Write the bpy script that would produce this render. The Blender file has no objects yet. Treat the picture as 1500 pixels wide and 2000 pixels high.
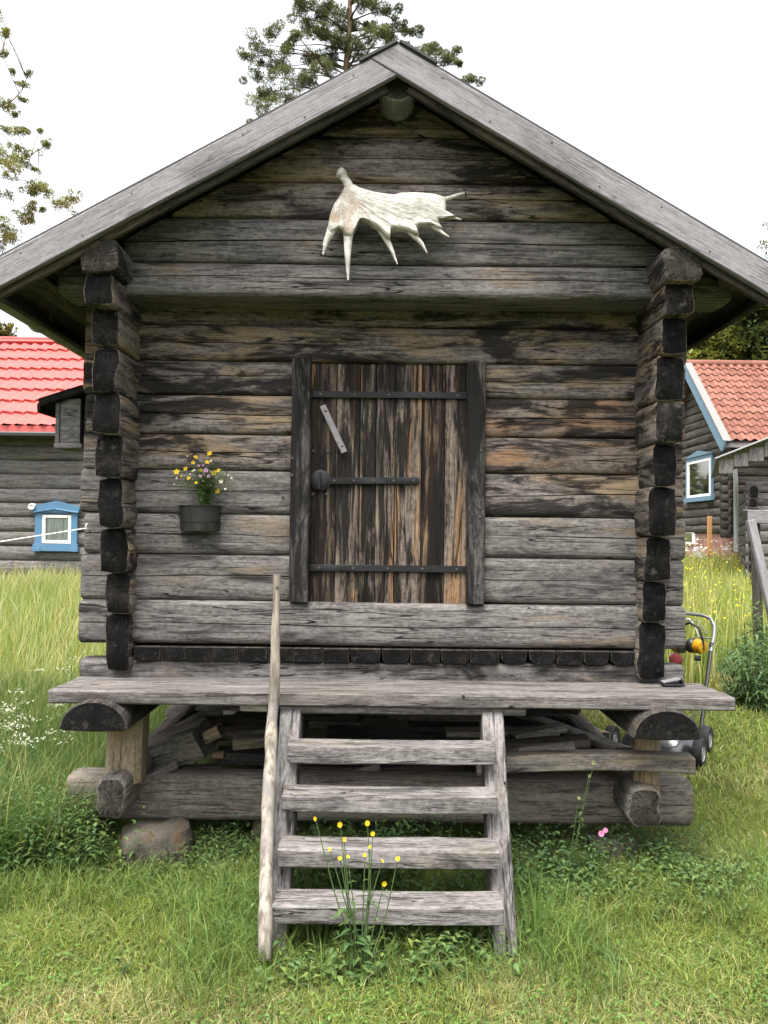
import bpy, math, random
import numpy as np
from mathutils import Vector, Matrix, noise
R = math.radians
rng = np.random.default_rng(7)
random.seed(7)
SC = bpy.context.scene
COL = SC.collection

# ------------------------------------------------------------------ camera
CAMLOC = Vector((-0.04, 0.0, 1.62))
CAMROT = Matrix.Rotation(R(90 + 1.43), 3, 'X') @ Matrix.Rotation(R(0.65), 3, 'Z')
FPX = 1600.0
cd = bpy.data.cameras.new('camera')
cd.sensor_fit = 'VERTICAL'; cd.sensor_height = 36; cd.sensor_width = 27
cd.lens = 36 * FPX / 2000; cd.clip_start = 0.05; cd.clip_end = 2000
cam = bpy.data.objects.new('camera', cd); COL.objects.link(cam)
cam.matrix_world = Matrix.Translation(CAMLOC) @ CAMROT.to_4x4()
SC.camera = cam

# ------------------------------------------------------------------ sky, sun, exposure
SUN_EL, SUN_AZ = 69.0, 205.0      # azimuth clockwise from +Y: high behind the camera, a little to the left
w = bpy.data.worlds.new('World'); SC.world = w; w.use_nodes = True
wn = w.node_tree; wn.nodes.clear()
sky = wn.nodes.new('ShaderNodeTexSky'); sky.sky_type = 'NISHITA'; sky.sun_disc = False
sky.sun_elevation = R(SUN_EL); sky.sun_rotation = R(SUN_AZ)
sky.air_density = 1.0; sky.dust_density = 6.0; sky.ozone_density = 1.0
hs = wn.nodes.new('ShaderNodeHueSaturation'); hs.inputs['Saturation'].default_value = 0.16
bg = wn.nodes.new('ShaderNodeBackground'); bg.inputs['Strength'].default_value = 0.15
wo = wn.nodes.new('ShaderNodeOutputWorld')
wn.links.new(sky.outputs[0], hs.inputs['Color']); wn.links.new(hs.outputs[0], bg.inputs[0]); wn.links.new(bg.outputs[0], wo.inputs[0])
sl = bpy.data.lights.new('sun', 'SUN'); sl.energy = 1.4; sl.angle = R(32); sl.color = (1.0, 0.95, 0.86)
so = bpy.data.objects.new('sun', sl); COL.objects.link(so)
sd = Vector((math.sin(R(SUN_AZ)) * math.cos(R(SUN_EL)), math.cos(R(SUN_AZ)) * math.cos(R(SUN_EL)), math.sin(R(SUN_EL))))
so.rotation_euler = sd.to_track_quat('Z', 'Y').to_euler(); so.location = (-5, -5, 20)
SC.view_settings.view_transform = 'Standard'; SC.view_settings.look = 'None'
SC.view_settings.exposure = 1.88; SC.view_settings.gamma = 1.0
SC.cycles.use_denoising = True
SC.cycles.max_bounces = 6; SC.cycles.diffuse_bounces = 3; SC.cycles.transparent_max_bounces = 6

# ------------------------------------------------------------------ helpers
def P(px, py, Y):
    """photo pixel (1500x2000) at depth Y -> world point"""
    d = CAMROT @ Vector(((px - 750) / FPX, (1000 - py) / FPX, -1.0))
    return CAMLOC + d * ((Y - CAMLOC.y) / d.y)

WM = {}
def link(o, M=None, parent=None):
    COL.objects.link(o)
    M = M or Matrix.Identity(4)
    WM[o.name] = M.copy()
    if parent is not None:
        o.parent = parent
        o.matrix_parent_inverse = WM[parent.name].inverted()
    o.matrix_basis = M
    return o

def empty(name, loc, label=None, cat=None, group=None):
    o = bpy.data.objects.new(name, None); o.empty_display_size = 0.1
    link(o, Matrix.Translation(Vector(loc)))
    if label: tag(o, label, cat, group)
    return o

def tag(o, label=None, cat=None, group=None, kind=None):
    if label: o['label'] = label
    if cat: o['category'] = cat
    if group: o['group'] = group
    if kind: o['kind'] = kind
    return o

def mesh_obj(name, verts, faces, mats, M=None, parent=None, smooth=False, midx=None, sharp=40):
    me = bpy.data.meshes.new(name)
    me.from_pydata([tuple(v) for v in verts], [], faces)
    for m in (mats if isinstance(mats, (list, tuple)) else [mats]):
        me.materials.append(m)
    if midx is not None:
        me.polygons.foreach_set('material_index', midx)
    if smooth:
        me.polygons.foreach_set('use_smooth', [True] * len(me.polygons))
        me.set_sharp_from_angle(angle=R(sharp))
    me.update()
    return link(bpy.data.objects.new(name, me), M, parent)

def copy_obj(src, M, parent=None):
    o = src.copy(); return link(o, M, parent)

def frame(A, B, up=(0, 0, 1)):
    """matrix at the midpoint: local X along A->B, local Z near up"""
    A, B, up = Vector(A), Vector(B), Vector(up)
    x = (B - A).normalized()
    y = up.cross(x)
    if y.length < 1e-5: y = Vector((0, 1, 0))
    y.normalize(); z = x.cross(y)
    m = Matrix((x, y, z)).transposed().to_4x4()
    m.translation = (A + B) / 2
    return m, (B - A).length

def sweep_geo(xs, profs, chamfer=0.006, cap=True):
    """closed profiles [(y,z)] at stations xs, with chamfered caps"""
    n = len(profs[0]); V = []; F = []; MI = []
    st = []
    def ring(x, pr):
        b = len(V); V.extend((x if not isinstance(x, list) else x[i], p[0], p[1]) for i, p in enumerate(pr)); st.append(b)
    def inset(pr, k):
        cy = sum(p[0] for p in pr) / n; cz = sum(p[1] for p in pr) / n
        out = []
        for p in pr:
            dy, dz = p[0] - cy, p[1] - cz; L = math.hypot(dy, dz) + 1e-6
            s = max(0.0, (L - k) / L); out.append((cy + dy * s, cz + dz * s))
        return out
    if cap and chamfer: ring(xs[0], inset(profs[0], chamfer))
    for i, x in enumerate(xs):
        xx = x
        if cap and chamfer:
            if i == 0: xx = x + chamfer
            if i == len(xs) - 1: xx = x - chamfer
        ring(xx, profs[i])
    if cap and chamfer: ring(xs[-1], inset(profs[-1], chamfer))
    for a, b in zip(st[:-1], st[1:]):
        for j in range(n):
            k = (j + 1) % n
            F.append((a + j, b + j, b + k, a + k)); MI.append(0)
    if cap:
        for s, pr, x, flip in ((st[0], profs[0], xs[0], False), (st[-1], profs[-1], xs[-1], True)):
            c = len(V); cy = sum(V[s + j][1] for j in range(n)) / n; cz = sum(V[s + j][2] for j in range(n)) / n
            V.append((x, cy, cz))
            for j in range(n):
                k = (j + 1) % n
                F.append((c, s + j, s + k) if not flip else (c, s + k, s + j)); MI.append(1)
    return V, F, MI

def nz(x, y=0.0, z=0.0):
    return noise.noise(Vector((x, y, z)))

def make_log(name, M, L, wdt, hgt, mats, parent=None, p=3.0, crack=None, seed=0, step=0.07, wav=1.0, clamp=None, flat_back=True, chamfer=0.008, taper=0.0, rough=0.0):
    """hewn log along local X, its face towards local -Y, with a drying crack cut into that face"""
    ns = max(2, int(L / step) + 1)
    xs = [(-L / 2 + L * i / (ns - 1)) for i in range(ns)]
    base = [-1, -.985, -.93, -.8, -.62, -.42, -.2, 0, .2, .42, .62, .8, .93, .985, 1]
    profs = []
    for x in xs:
        u = x + seed * 13.7
        k = 1 + taper * x / L
        pr = []
        zc = None
        if crack:
            zc = crack[0] + 0.16 * nz(u * 0.9, 3.1, seed) + 0.05 * nz(u * 4, 7.7, seed)
            dep = crack[1] * max(0.0, min(1.0, 0.75 + 1.2 * nz(u * 0.8, 11.3, seed)))
            wd = 0.006 + 0.026 * dep / 0.03 * 0.8
            if crack[1] > 0.02: wd *= 1.15
        ss = [s for s in base]
        for s in ss:
            y = -wdt / 2 * k * max(0.0, 1 - abs(s) ** p) ** (1 / p)
            pr.append([y, s * hgt / 2 * k])
        if crack:
            # move the three nearest base points into the crack
            j = min(range(4, 11), key=lambda q: abs(base[q] - crack[0]))
            for o_, s, dd in ((-1, zc - wd, 0), (0, zc, dep), (1, zc + wd, 0)):
                y = -wdt / 2 * k * max(0.0, 1 - abs(s) ** p) ** (1 / p)
                pr[j + o_] = [y + dd, s * hgt / 2 * k]
        for s in (.9, .5, 0, -.5, -.9):
            pr.append([wdt / 2 * k * max(0.0, 1 - abs(s) ** p) ** (1 / p), s * hgt / 2 * k])
        if rough:
            pr = [[y_ * (1 + rough * nz(math.atan2(z_, y_) * 1.3, 4.4, seed * 1.7)) + rough * .25 * wdt * nz(z_ * 9, 1.1, seed * 2.3), z_ * (1 + rough * .35 * nz(math.atan2(z_, y_) * 1.6, 9.4, seed * 1.3))] for (y_, z_) in pr]
        dy = 0.006 * wav * nz(u * 0.9, 21.0, seed); dz = 0.005 * wav * nz(u * 0.7, 31.0, seed)
        q = []
        for (y, z) in pr:
            jn = 0.0035 * wav * nz(u * 2.2, z * 14, seed + 5.5) + 0.0015 * wav * nz(u * 9, z * 40, seed + 2.5)
            q.append((y + dy + jn, z + dz))
        profs.append(q)
    V, F, MI = sweep_geo(xs, profs, chamfer)
    if clamp:
        V = [clamp(v, M) for v in V]
    F = [f[::-1] for f in F]
    return mesh_obj(name, V, F, mats, M, parent, smooth=True, midx=MI, sharp=50)

def make_board(name, A, B, W, T, mats, parent=None, up=(0, 0, 1), bevel=0.006, seed=0, step=0.12, wav=1.0, clamp=None, taper=0.0, bend=0.0):
    """worn board from A to B: width W along local Y, thickness T along local Z(up)"""
    M, L = frame(A, B, up)
    ns = max(2, int(L / step) + 1)
    xs = [(-L / 2 + L * i / (ns - 1)) for i in range(ns)]
    profs = []
    b = min(bevel, W * .3, T * .3)
    for x in xs:
        u = x + seed * 7.3 + A[0]
        k = 1 + taper * (x / L + .5)
        pts = [(-W/2*k + b, -T/2), (W/2*k - b, -T/2), (W/2*k, -T/2 + b), (W/2*k, T/2 - b), (W/2*k - b, T/2), (-W/2*k + b, T/2), (-W/2*k, T/2 - b), (-W/2*k, -T/2 + b)]
        dz = bend * (1 - (2 * x / L) ** 2)
        q = []
        for i, (y, z) in enumerate(pts):
            q.append((y + wav * 0.003 * nz(u * 3, i * 2.3, seed), z + dz + wav * 0.0025 * nz(u * 2.6, i * 1.7, seed + 9)))
        profs.append(q)
    V, F, MI = sweep_geo(xs, profs, min(b, 0.005))
    if clamp: V = [clamp(v, M) for v in V]
    return mesh_obj(name, V, F, mats, M, parent, smooth=True, midx=MI, sharp=30)

def tube(name, pts, rad, mat, parent=None, n=8, cap=True, Mroot=None):
    """round tube along a polyline in world space (rad may be a list)"""
    pts = [Vector(p) for p in pts]
    if not isinstance(rad, (list, tuple)): rad = [rad] * len(pts)
    V = []; F = []
    prev = None
    for i, p in enumerate(pts):
        t = (pts[min(i + 1, len(pts) - 1)] - pts[max(i - 1, 0)]).normalized()
        a = prev if prev is not None else (Vector((0, 0, 1)) if abs(t.z) < .9 else Vector((1, 0, 0)))
        a = (a - t * a.dot(t)).normalized(); prev = a; b = t.cross(a)
        for j in range(n):
            an = 2 * math.pi * j / n
            V.append(p + (a * math.cos(an) + b * math.sin(an)) * rad[i])
    for i in range(len(pts) - 1):
        for j in range(n):
            k = (j + 1) % n
            F.append((i * n + j, i * n + k, (i + 1) * n + k, (i + 1) * n + j))
    if cap:
        F.append(tuple(range(n - 1, -1, -1))); F.append(tuple((len(pts) - 1) * n + j for j in range(n)))
    o = pts[0].copy()
    V = [v - o for v in V]
    return mesh_obj(name, V, F, mat, Matrix.Translation(o), parent, smooth=True)

def box(name, c, s, mat, parent=None, rot=None, b=0.003):
    """small bevelled box, centre c, full sizes s"""
    M = Matrix.Translation(Vector(c))
    if rot is not None: M = M @ rot.to_4x4()
    x, y, z = s[0] / 2, s[1] / 2, s[2] / 2; b = min(b, x * .5, y * .5, z * .5)
    pr = [(-y + b, -z), (y - b, -z), (y, -z + b), (y, z - b), (y - b, z), (-y + b, z), (-y, z - b), (-y, -z + b)]
    V, F, MI = sweep_geo([-x, x], [pr, pr], b)
    return mesh_obj(name, V, F, mat, M, parent, smooth=False)

def disc(name, c, r, t, mat, parent=None, n=20, nrm=(0, -1, 0), dome=0.0):
    """disc of thickness t facing nrm (optionally domed)"""
    q = Vector(nrm).to_track_quat('Z', 'Y').to_matrix().to_4x4()
    V = []; F = []
    for (rr, zz) in ((r, -t), (r, 0), (r * .86, t * .35 + dome * .5)):
        for j in range(n):
            a = 2 * math.pi * j / n; V.append((rr * math.cos(a), rr * math.sin(a), zz))
    V.append((0, 0, t * .35 + dome))
    for i in range(2):
        for j in range(n):
            k = (j + 1) % n; F.append((i * n + j, i * n + k, (i + 1) * n + k, (i + 1) * n + j))
    for j in range(n): F.append((2 * n + j, 2 * n + (j + 1) % n, 3 * n))
    F.append(tuple(range(n - 1, -1, -1)))
    return mesh_obj(name, V, F, mat, Matrix.Translation(Vector(c)) @ q, parent, smooth=True)

# ------------------------------------------------------------------ node materials
class NT:
    def __init__(s, name):
        s.m = bpy.data.materials.new(name); s.m.use_nodes = True; s.t = s.m.node_tree; s.t.nodes.clear()
    def n(s, typ, ins=None, **kw):
        nd = s.t.nodes.new('ShaderNode' + typ)
        for k, v in kw.items(): setattr(nd, k, v)
        for k, v in (ins or {}).items():
            if isinstance(v, bpy.types.NodeSocket): s.t.links.new(v, nd.inputs[k])
            else:
                if isinstance(v, tuple) and len(v) == 3 and nd.inputs[k].type == 'RGBA': v = v + (1,)
                nd.inputs[k].default_value = v
        return nd
    def mapped(s, scale, off=None):
        tc = s.n('TexCoord').outputs['Object']
        oi = s.n('ObjectInfo').outputs['Random']
        cx = s.n('CombineXYZ', {0: s.n('Math', {0: oi, 1: 91.7}, operation='MULTIPLY').outputs[0], 1: s.n('Math', {0: oi, 1: 37.3}, operation='MULTIPLY').outputs[0], 2: s.n('Math', {0: oi, 1: 53.9}, operation='MULTIPLY').outputs[0]})
        v = s.n('VectorMath', {0: tc, 1: cx.outputs[0]}, operation='ADD').outputs[0]
        s.v = v
        return v
    def noise(s, v, scale, detail=4, rough=.55, dist=0.0, sc=1.0):
        mp = s.n('Mapping', {'Vector': v, 'Scale': scale})
        return s.n('TexNoise', {'Vector': mp.outputs[0], 'Scale': sc, 'Detail': detail, 'Roughness': rough, 'Distortion': dist}).outputs['Fac']
    def ramp(s, f, lo, hi):
        return s.n('MapRange', {0: f, 1: lo, 2: hi, 3: 0.0, 4: 1.0}, clamp=True, interpolation_type='SMOOTHSTEP').outputs[0]
    def mix(s, f, a, b, mode='MIX'):
        nd = s.t.nodes.new('ShaderNodeMix'); nd.data_type = 'RGBA'; nd.blend_type = mode
        for k, v in ((0, f), (6, a), (7, b)):
            if isinstance(v, bpy.types.NodeSocket): s.t.links.new(v, nd.inputs[k])
            else: nd.inputs[k].default_value = (v + (1,)) if isinstance(v, tuple) else v
        return nd.outputs[2]
    def math(s, op, a, b=0.0):
        return s.n('Math', {0: a, 1: b}, operation=op).outputs[0]
    def bump(s, h, strength=.5, dist=.004):
        return s.n('Bump', {'Height': h, 'Strength': strength, 'Distance': dist}).outputs[0]
    def out(s, col, rough=.85, normal=None, spec=.25, metal=0.0, **kw):
        ins = {'Base Color': col, 'Roughness': rough, 'Specular IOR Level': spec, 'Metallic': metal}
        if normal is not None: ins['Normal'] = normal
        ins.update(kw)
        b = s.n('BsdfPrincipled', ins)
        s.n('OutputMaterial', {'Surface': b.outputs[0]})
        return s.m

def plain(name, col, rough=.6, var=.15, sc=18, spec=.3, metal=0.0):
    t = NT(name); v = t.mapped(1)
    f = t.noise(v, (sc, sc, sc), 5)
    c = t.mix(f, tuple(x * (1 - var) for x in col), tuple(min(1, x * (1 + var)) for x in col))
    return t.out(c, rough, t.bump(f, .15, .002), spec, metal)

def wood(name, lo, hi, tan, dark, tan_t=.55, dark_t=.55, soft=.12, sx=1.0, bump=.7, crackd=.35, rough=.82, ac=1.0):
    """weathered wood: grey base, honey-coloured sheltered patches, black mould stains, fine checks along the grain (local X)"""
    t = NT(name); v = t.mapped(1)
    g1 = t.noise(v, (2.3 * sx, 20 * ac, 20 * ac), 7, .68, .5)
    fine = t.noise(v, (9.0 * sx, 120, 120), 5, .72)
    hair = t.noise(v, (2.6 * sx, 70, 70), 4, .55, .3)
    mot = t.noise(v, (34, 70, 70), 5, .75)
    crk = t.math('ABSOLUTE', t.math('SUBTRACT', t.noise(v, (1.0 * sx, 17, 17), 3, .5, .25), .5))
    ckm = t.math('MULTIPLY', t.ramp(crk, .011, .003), t.ramp(t.noise(v, (1.3, 8, 8), 2), .44, .56))
    st = t.noise(v, (2.3 * sx, 9.5 * ac, 9.5 * ac), 9, .70, .7)
    st2 = t.noise(v, (.6, 2.8 * ac, 2.8 * ac), 3, .5)
    tn = t.noise(v, (1.3 * sx, 7 * ac, 7 * ac), 6, .62, .5)
    mixf = t.math('ADD', t.math('ADD', t.math('MULTIPLY', fine, .55), t.math('MULTIPLY', g1, .62)), t.math('MULTIPLY', t.math('SUBTRACT', mot, .5), .60))
    c = t.mix(t.ramp(mixf, .40, .76), lo, hi)
    tc = t.mix(t.ramp(t.math('ADD', fine, t.math('MULTIPLY', t.math('SUBTRACT', mot, .5), .5)), .32, .68), tuple(x * .5 for x in tan), tan)
    c = t.mix(t.ramp(tn, tan_t, tan_t + .13), c, tc)
    stm = t.math('ADD', t.math('MULTIPLY', st, .7), t.math('MULTIPLY', st2, .3))
    stm = t.math('ADD', stm, t.math('MULTIPLY', t.math('SUBTRACT', fine, .5), .16))
    stm = t.math('ADD', stm, t.math('MULTIPLY', t.math('SUBTRACT', mot, .5), .10))
    c = t.mix(t.math('MULTIPLY', t.ramp(stm, dark_t, dark_t + soft), .92), c, dark)
    c = t.mix(t.math('MULTIPLY', t.ramp(hair, .40, .32), crackd), c, tuple(x * .3 for x in lo))
    c = t.mix(t.math('MULTIPLY', ckm, min(1.0, crackd * 1.6)), c, tuple(x * .12 for x in lo))
    mpk = t.n('Mapping', {'Vector': v, 'Scale': (1.7, 6.0, 6.0)})
    vo = t.n('TexVoronoi', {'Vector': mpk.outputs[0], 'Scale': 1.0}, feature='F1').outputs['Distance']
    c = t.mix(t.math('MULTIPLY', t.ramp(vo, .10, .055), .7), c, tuple(x * .5 for x in lo))
    h = t.math('ADD', t.math('MULTIPLY', fine, .6), t.math('ADD', t.math('MULTIPLY', g1, .8), t.math('SUBTRACT', t.math('MULTIPLY', t.ramp(hair, .32, .42), .8), t.math('MULTIPLY', ckm, 1.5))))
    return t.out(c, rough, t.bump(h, bump, .007), .2)

def endgrain(name, lo, hi, smudge=.0):
    """sawn or axed log end: growth rings, radial checks, smudges (the log runs along local X)"""
    t = NT(name); v = t.mapped(1)
    a = t.noise(v, (14, 14, 14), 6, .65); b = t.noise(v, (70, 70, 70), 5, .65)
    o = t.n('SeparateXYZ', {0: t.n('TexCoord').outputs['Object']}).outputs
    rnd = t.n('ObjectInfo').outputs['Random']
    ang = t.math('ARCTAN2', o[2], o[1]); rad = t.math('SQRT', t.math('ADD', t.math('MULTIPLY', o[1], o[1]), t.math('MULTIPLY', o[2], o[2])))
    cv = t.n('CombineXYZ', {0: t.math('MULTIPLY', ang, 2.6), 1: t.math('MULTIPLY', rad, 6.0), 2: t.math('MULTIPLY', rnd, 50.0)}).outputs[0]
    chk = t.n('TexNoise', {'Vector': cv, 'Scale': 1.6, 'Detail': 3.0, 'Roughness': .6}).outputs['Fac']
    rg = t.math('SINE', t.math('ADD', t.math('MULTIPLY', rad, 520.0), t.math('MULTIPLY', a, 9.0)))
    f = t.math('ADD', t.math('ADD', t.math('MULTIPLY', a, .75), t.math('MULTIPLY', b, .35)), t.math('MULTIPLY', rg, .035))
    c = t.mix(t.ramp(f, .46, .74), lo, hi)
    sm2 = t.n('TexNoise', {'Vector': v, 'Scale': 22.0, 'Detail': 6.0, 'Roughness': .7}).outputs['Fac']
    c = t.mix(t.math('MULTIPLY', t.ramp(sm2, .56, .70), smudge), c, tuple(x * 2.6 for x in hi))
    c = t.mix(t.math('MULTIPLY', t.ramp(t.math('ABSOLUTE', t.math('SUBTRACT', chk, .5)), .022, .008), .85), c, tuple(x * .25 for x in lo))
    return t.out(c, .9, t.bump(t.math('ADD', b, t.math('MULTIPLY', t.ramp(t.math('ABSOLUTE', t.math('SUBTRACT', chk, .5)), .0, .03), 1.2)), .7, .006), .15)

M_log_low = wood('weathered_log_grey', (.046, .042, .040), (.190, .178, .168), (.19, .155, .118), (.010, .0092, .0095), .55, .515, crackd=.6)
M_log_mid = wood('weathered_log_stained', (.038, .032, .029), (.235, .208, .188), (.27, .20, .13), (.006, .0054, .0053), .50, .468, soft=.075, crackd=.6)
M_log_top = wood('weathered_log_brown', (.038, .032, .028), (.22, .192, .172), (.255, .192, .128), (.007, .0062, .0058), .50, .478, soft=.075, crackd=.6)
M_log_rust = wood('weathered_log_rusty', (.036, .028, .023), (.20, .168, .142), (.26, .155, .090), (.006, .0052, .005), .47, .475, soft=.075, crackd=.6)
M_side = wood('weathered_log_side', (.036, .031, .027), (.18, .157, .136), (.235, .18, .122), (.006, .0054, .0051), .48, .49, soft=.07, crackd=.6)
M_end = endgrain('tarred_end_grain', (.0022, .002, .0019), (.016, .0145, .0135), .8)
M_end2 = endgrain('weathered_dark_end_grain', (.005, .0046, .0042), (.030, .0265, .0235), .9)
M_end_grey = endgrain('grey_end_grain', (.03, .027, .023), (.085, .075, .062))
M_barge = wood('silver_board', (.135, .127, .132), (.225, .213, .220), (.20, .187, .184), (.075, .069, .070), .58, .58, soft=.2, bump=.3, crackd=.25)
M_deck = wood('deck_board', (.056, .050, .047), (.175, .160, .152), (.165, .146, .13), (.026, .023, .021), .55, .54, soft=.18, bump=.8, crackd=.6)
M_stair = wood('stair_wood', (.056, .051, .049), (.205, .192, .185), (.18, .162, .138), (.017, .0155, .015), .55, .52, soft=.14, sx=1.6, bump=1.0, crackd=.75)
M_door = wood('charred_door_board', (.010, .0078, .0062), (.115, .085, .064), (.34, .205, .108), (.0024, .002, .0018), .515, .462, soft=.07, sx=.75, bump=.7, crackd=.6, ac=2.2)
M_door_g = wood('grey_door_board', (.012, .0092, .0072), (.20, .162, .132), (.33, .195, .102), (.0026, .0022, .0019), .50, .460, soft=.07, sx=.75, bump=.7, crackd=.6, ac=2.0)
M_frame = wood('door_post_wood', (.011, .0098, .009), (.105, .096, .088), (.17, .15, .13), (.004, .0037, .0034), .56, .455, soft=.08)
M_sill = wood('ground_sill_wood', (.055, .049, .042), (.185, .167, .142), (.20, .168, .128), (.02, .018, .0155), .50, .55)
M_post = wood('honey_post_wood', (.095, .074, .048), (.27, .22, .15), (.30, .225, .135), (.03, .025, .019), .45, .58)
M_plank = wood('stored_plank_wood', (.04, .036, .033), (.16, .146, .128), (.19, .155, .11), (.01, .0095, .008), .50, .53)
M_plank_lt = wood('pale_plank_wood', (.15, .14, .125), (.40, .375, .345), (.36, .30, .22), (.035, .032, .028), .55, .62)
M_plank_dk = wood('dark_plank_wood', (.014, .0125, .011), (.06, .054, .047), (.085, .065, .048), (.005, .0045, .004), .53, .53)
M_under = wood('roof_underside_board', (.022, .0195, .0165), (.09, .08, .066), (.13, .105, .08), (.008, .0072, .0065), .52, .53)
M_bgwood = wood('house_log_wood', (.055, .051, .049), (.185, .175, .167), (.18, .155, .125), (.02, .0185, .017), .55, .55, soft=.2, bump=.4)
M_bgwood2 = wood('dark_house_log_wood', (.028, .0245, .021), (.125, .112, .098), (.15, .125, .098), (.008, .0072, .0065), .52, .51, soft=.15, bump=.4)
M_roof = plain('roofing_felt', (.05, .048, .046), .9, .3)
M_iron = plain('black_iron', (.0085, .009, .0098), .6, .5, 60, .3)
M_nail = plain('rusty_nail', (.05, .042, .038), .6, .3, 60, .5)
M_stone = None

# ------------------------------------------------------------------ ground
def gz(x, y):
    t = y - 3.9
    z = .052 * (np.sqrt(t * t + .6) + t) / 2 * 1.05
    z = np.where(y > 24, .052 * 1.05 * 20.1 + (y - 24) * .012, z)
    return z + .018 * np.sin(x * 1.7 + .6) * np.sin(y * 1.3) + .010 * np.sin(x * 4.1 + y * 2.3)

def graded(a, b, n, c=0.0, k=5.0):
    u = np.linspace(-1, 1, n); s = np.sinh(k * u) / np.sinh(k)
    return np.where(s < 0, c + s * (c - a), c + s * (b - c))
gx = graded(-400, 400, 121, 0, 6); gy = graded(-60, 500, 141, 4, 6)
GX, GY = np.meshgrid(gx, gy); GZ = gz(GX, GY)
V = np.stack([GX, GY, GZ], -1).reshape(-1, 3)
F = [(j * 121 + i, j * 121 + i + 1, (j + 1) * 121 + i + 1, (j + 1) * 121 + i) for j in range(140) for i in range(120)]
t = NT('soil_and_moss'); v = t.n('TexCoord').outputs['Object']
f1 = t.noise(v, (3, 3, 3), 6, .6); f2 = t.noise(v, (40, 40, 40), 5, .65)
c = t.mix(t.ramp(f1, .35, .65), (.035, .05, .015), (.065, .058, .028)); c = t.mix(t.ramp(f2, .4, .7), c, (.05, .075, .02))
M_soil = t.out(c, .95, t.bump(f2, .8, .02), .1)
ground = mesh_obj('ground', V, F, M_soil, smooth=True); tag(ground, 'grassy ground rising gently behind the log storehouse', None, None, 'structure')

# ------------------------------------------------------------------ the log storehouse
YW, YG, YB = 4.04, 3.79, 3.55          # wall face, projecting gable face, barge-board face
APEX, SL, XEV = 3.785, {-1: .556, 1: .585}, {-1: 1.82, 1: 1.70}
SLOPE = .573
UNDER = 3.69                            # roof underside at the ridge line (x = 0)
YBACK = 7.25
cab = empty('log_storehouse', (0, 4.04, 0), 'weathered grey log storehouse on posts with projecting gable and plank door', 'log cabin')

def roof_clamp(v, M):
    wv = M @ Vector(v)
    lim = (UNDER - .012 - wv.z) / SL[-1 if wv.x < 0 else 1]
    if abs(wv.x) > lim:
        wv.x = math.copysign(max(lim, 0), wv.x)
        return tuple(M.inverted() @ wv)
    return v

def front_log(x0, x1, zb, zt, yf, mats, seed, wdt=.15, crack=(.0, .022), p=6.5, clamp=None, name='log'):
    M = Matrix.Translation(Vector(((x0 + x1) / 2, yf + wdt / 2, (zb + zt) / 2)))
    return make_log(name, M, x1 - x0, wdt, zt - zb + .001, mats, cab, p, (crack[0], crack[1] * 1.25), seed, clamp=clamp)

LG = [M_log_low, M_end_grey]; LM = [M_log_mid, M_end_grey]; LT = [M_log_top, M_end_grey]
DX0, DX1 = -.502, .452                  # outer edges of the door posts
# whole logs below and above the door
front_log(-1.525, 1.44, .885, .982, 4.03, LG, 1, crack=(-.1, .012))
front_log(-1.53, 1.445, 1.060, 1.274, 4.02, LG, 2, wdt=.17, crack=(-.05, .024))
rows = [1.274, 1.501, 1.703, 1.920, 2.097, 2.292, 2.463]
cr = [(.02, .02), (-.05, .024), (.06, .018), (.05, .02), (-.02, .024), (.06, .02)]
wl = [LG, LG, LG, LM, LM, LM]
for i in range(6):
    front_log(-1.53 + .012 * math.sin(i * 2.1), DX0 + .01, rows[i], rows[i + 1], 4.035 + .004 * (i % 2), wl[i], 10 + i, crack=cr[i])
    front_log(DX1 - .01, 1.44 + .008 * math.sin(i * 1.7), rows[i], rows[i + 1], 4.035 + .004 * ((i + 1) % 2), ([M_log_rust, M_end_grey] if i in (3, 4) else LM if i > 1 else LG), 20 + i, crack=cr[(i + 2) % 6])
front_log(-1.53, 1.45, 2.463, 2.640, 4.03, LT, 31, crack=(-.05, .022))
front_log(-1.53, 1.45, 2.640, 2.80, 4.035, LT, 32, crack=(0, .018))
# projecting gable
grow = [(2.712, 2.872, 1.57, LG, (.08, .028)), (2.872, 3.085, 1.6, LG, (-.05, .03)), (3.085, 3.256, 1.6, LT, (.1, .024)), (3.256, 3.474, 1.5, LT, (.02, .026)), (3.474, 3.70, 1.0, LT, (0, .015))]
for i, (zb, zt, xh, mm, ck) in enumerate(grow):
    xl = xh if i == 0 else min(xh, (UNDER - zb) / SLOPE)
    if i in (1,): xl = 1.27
    front_log(-xl, xl, zb, zt, YG + (.0 if i else -.008), mm, 40 + i, wdt=.16 if i else .25, crack=ck, clamp=roof_clamp, p=6.5)
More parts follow.
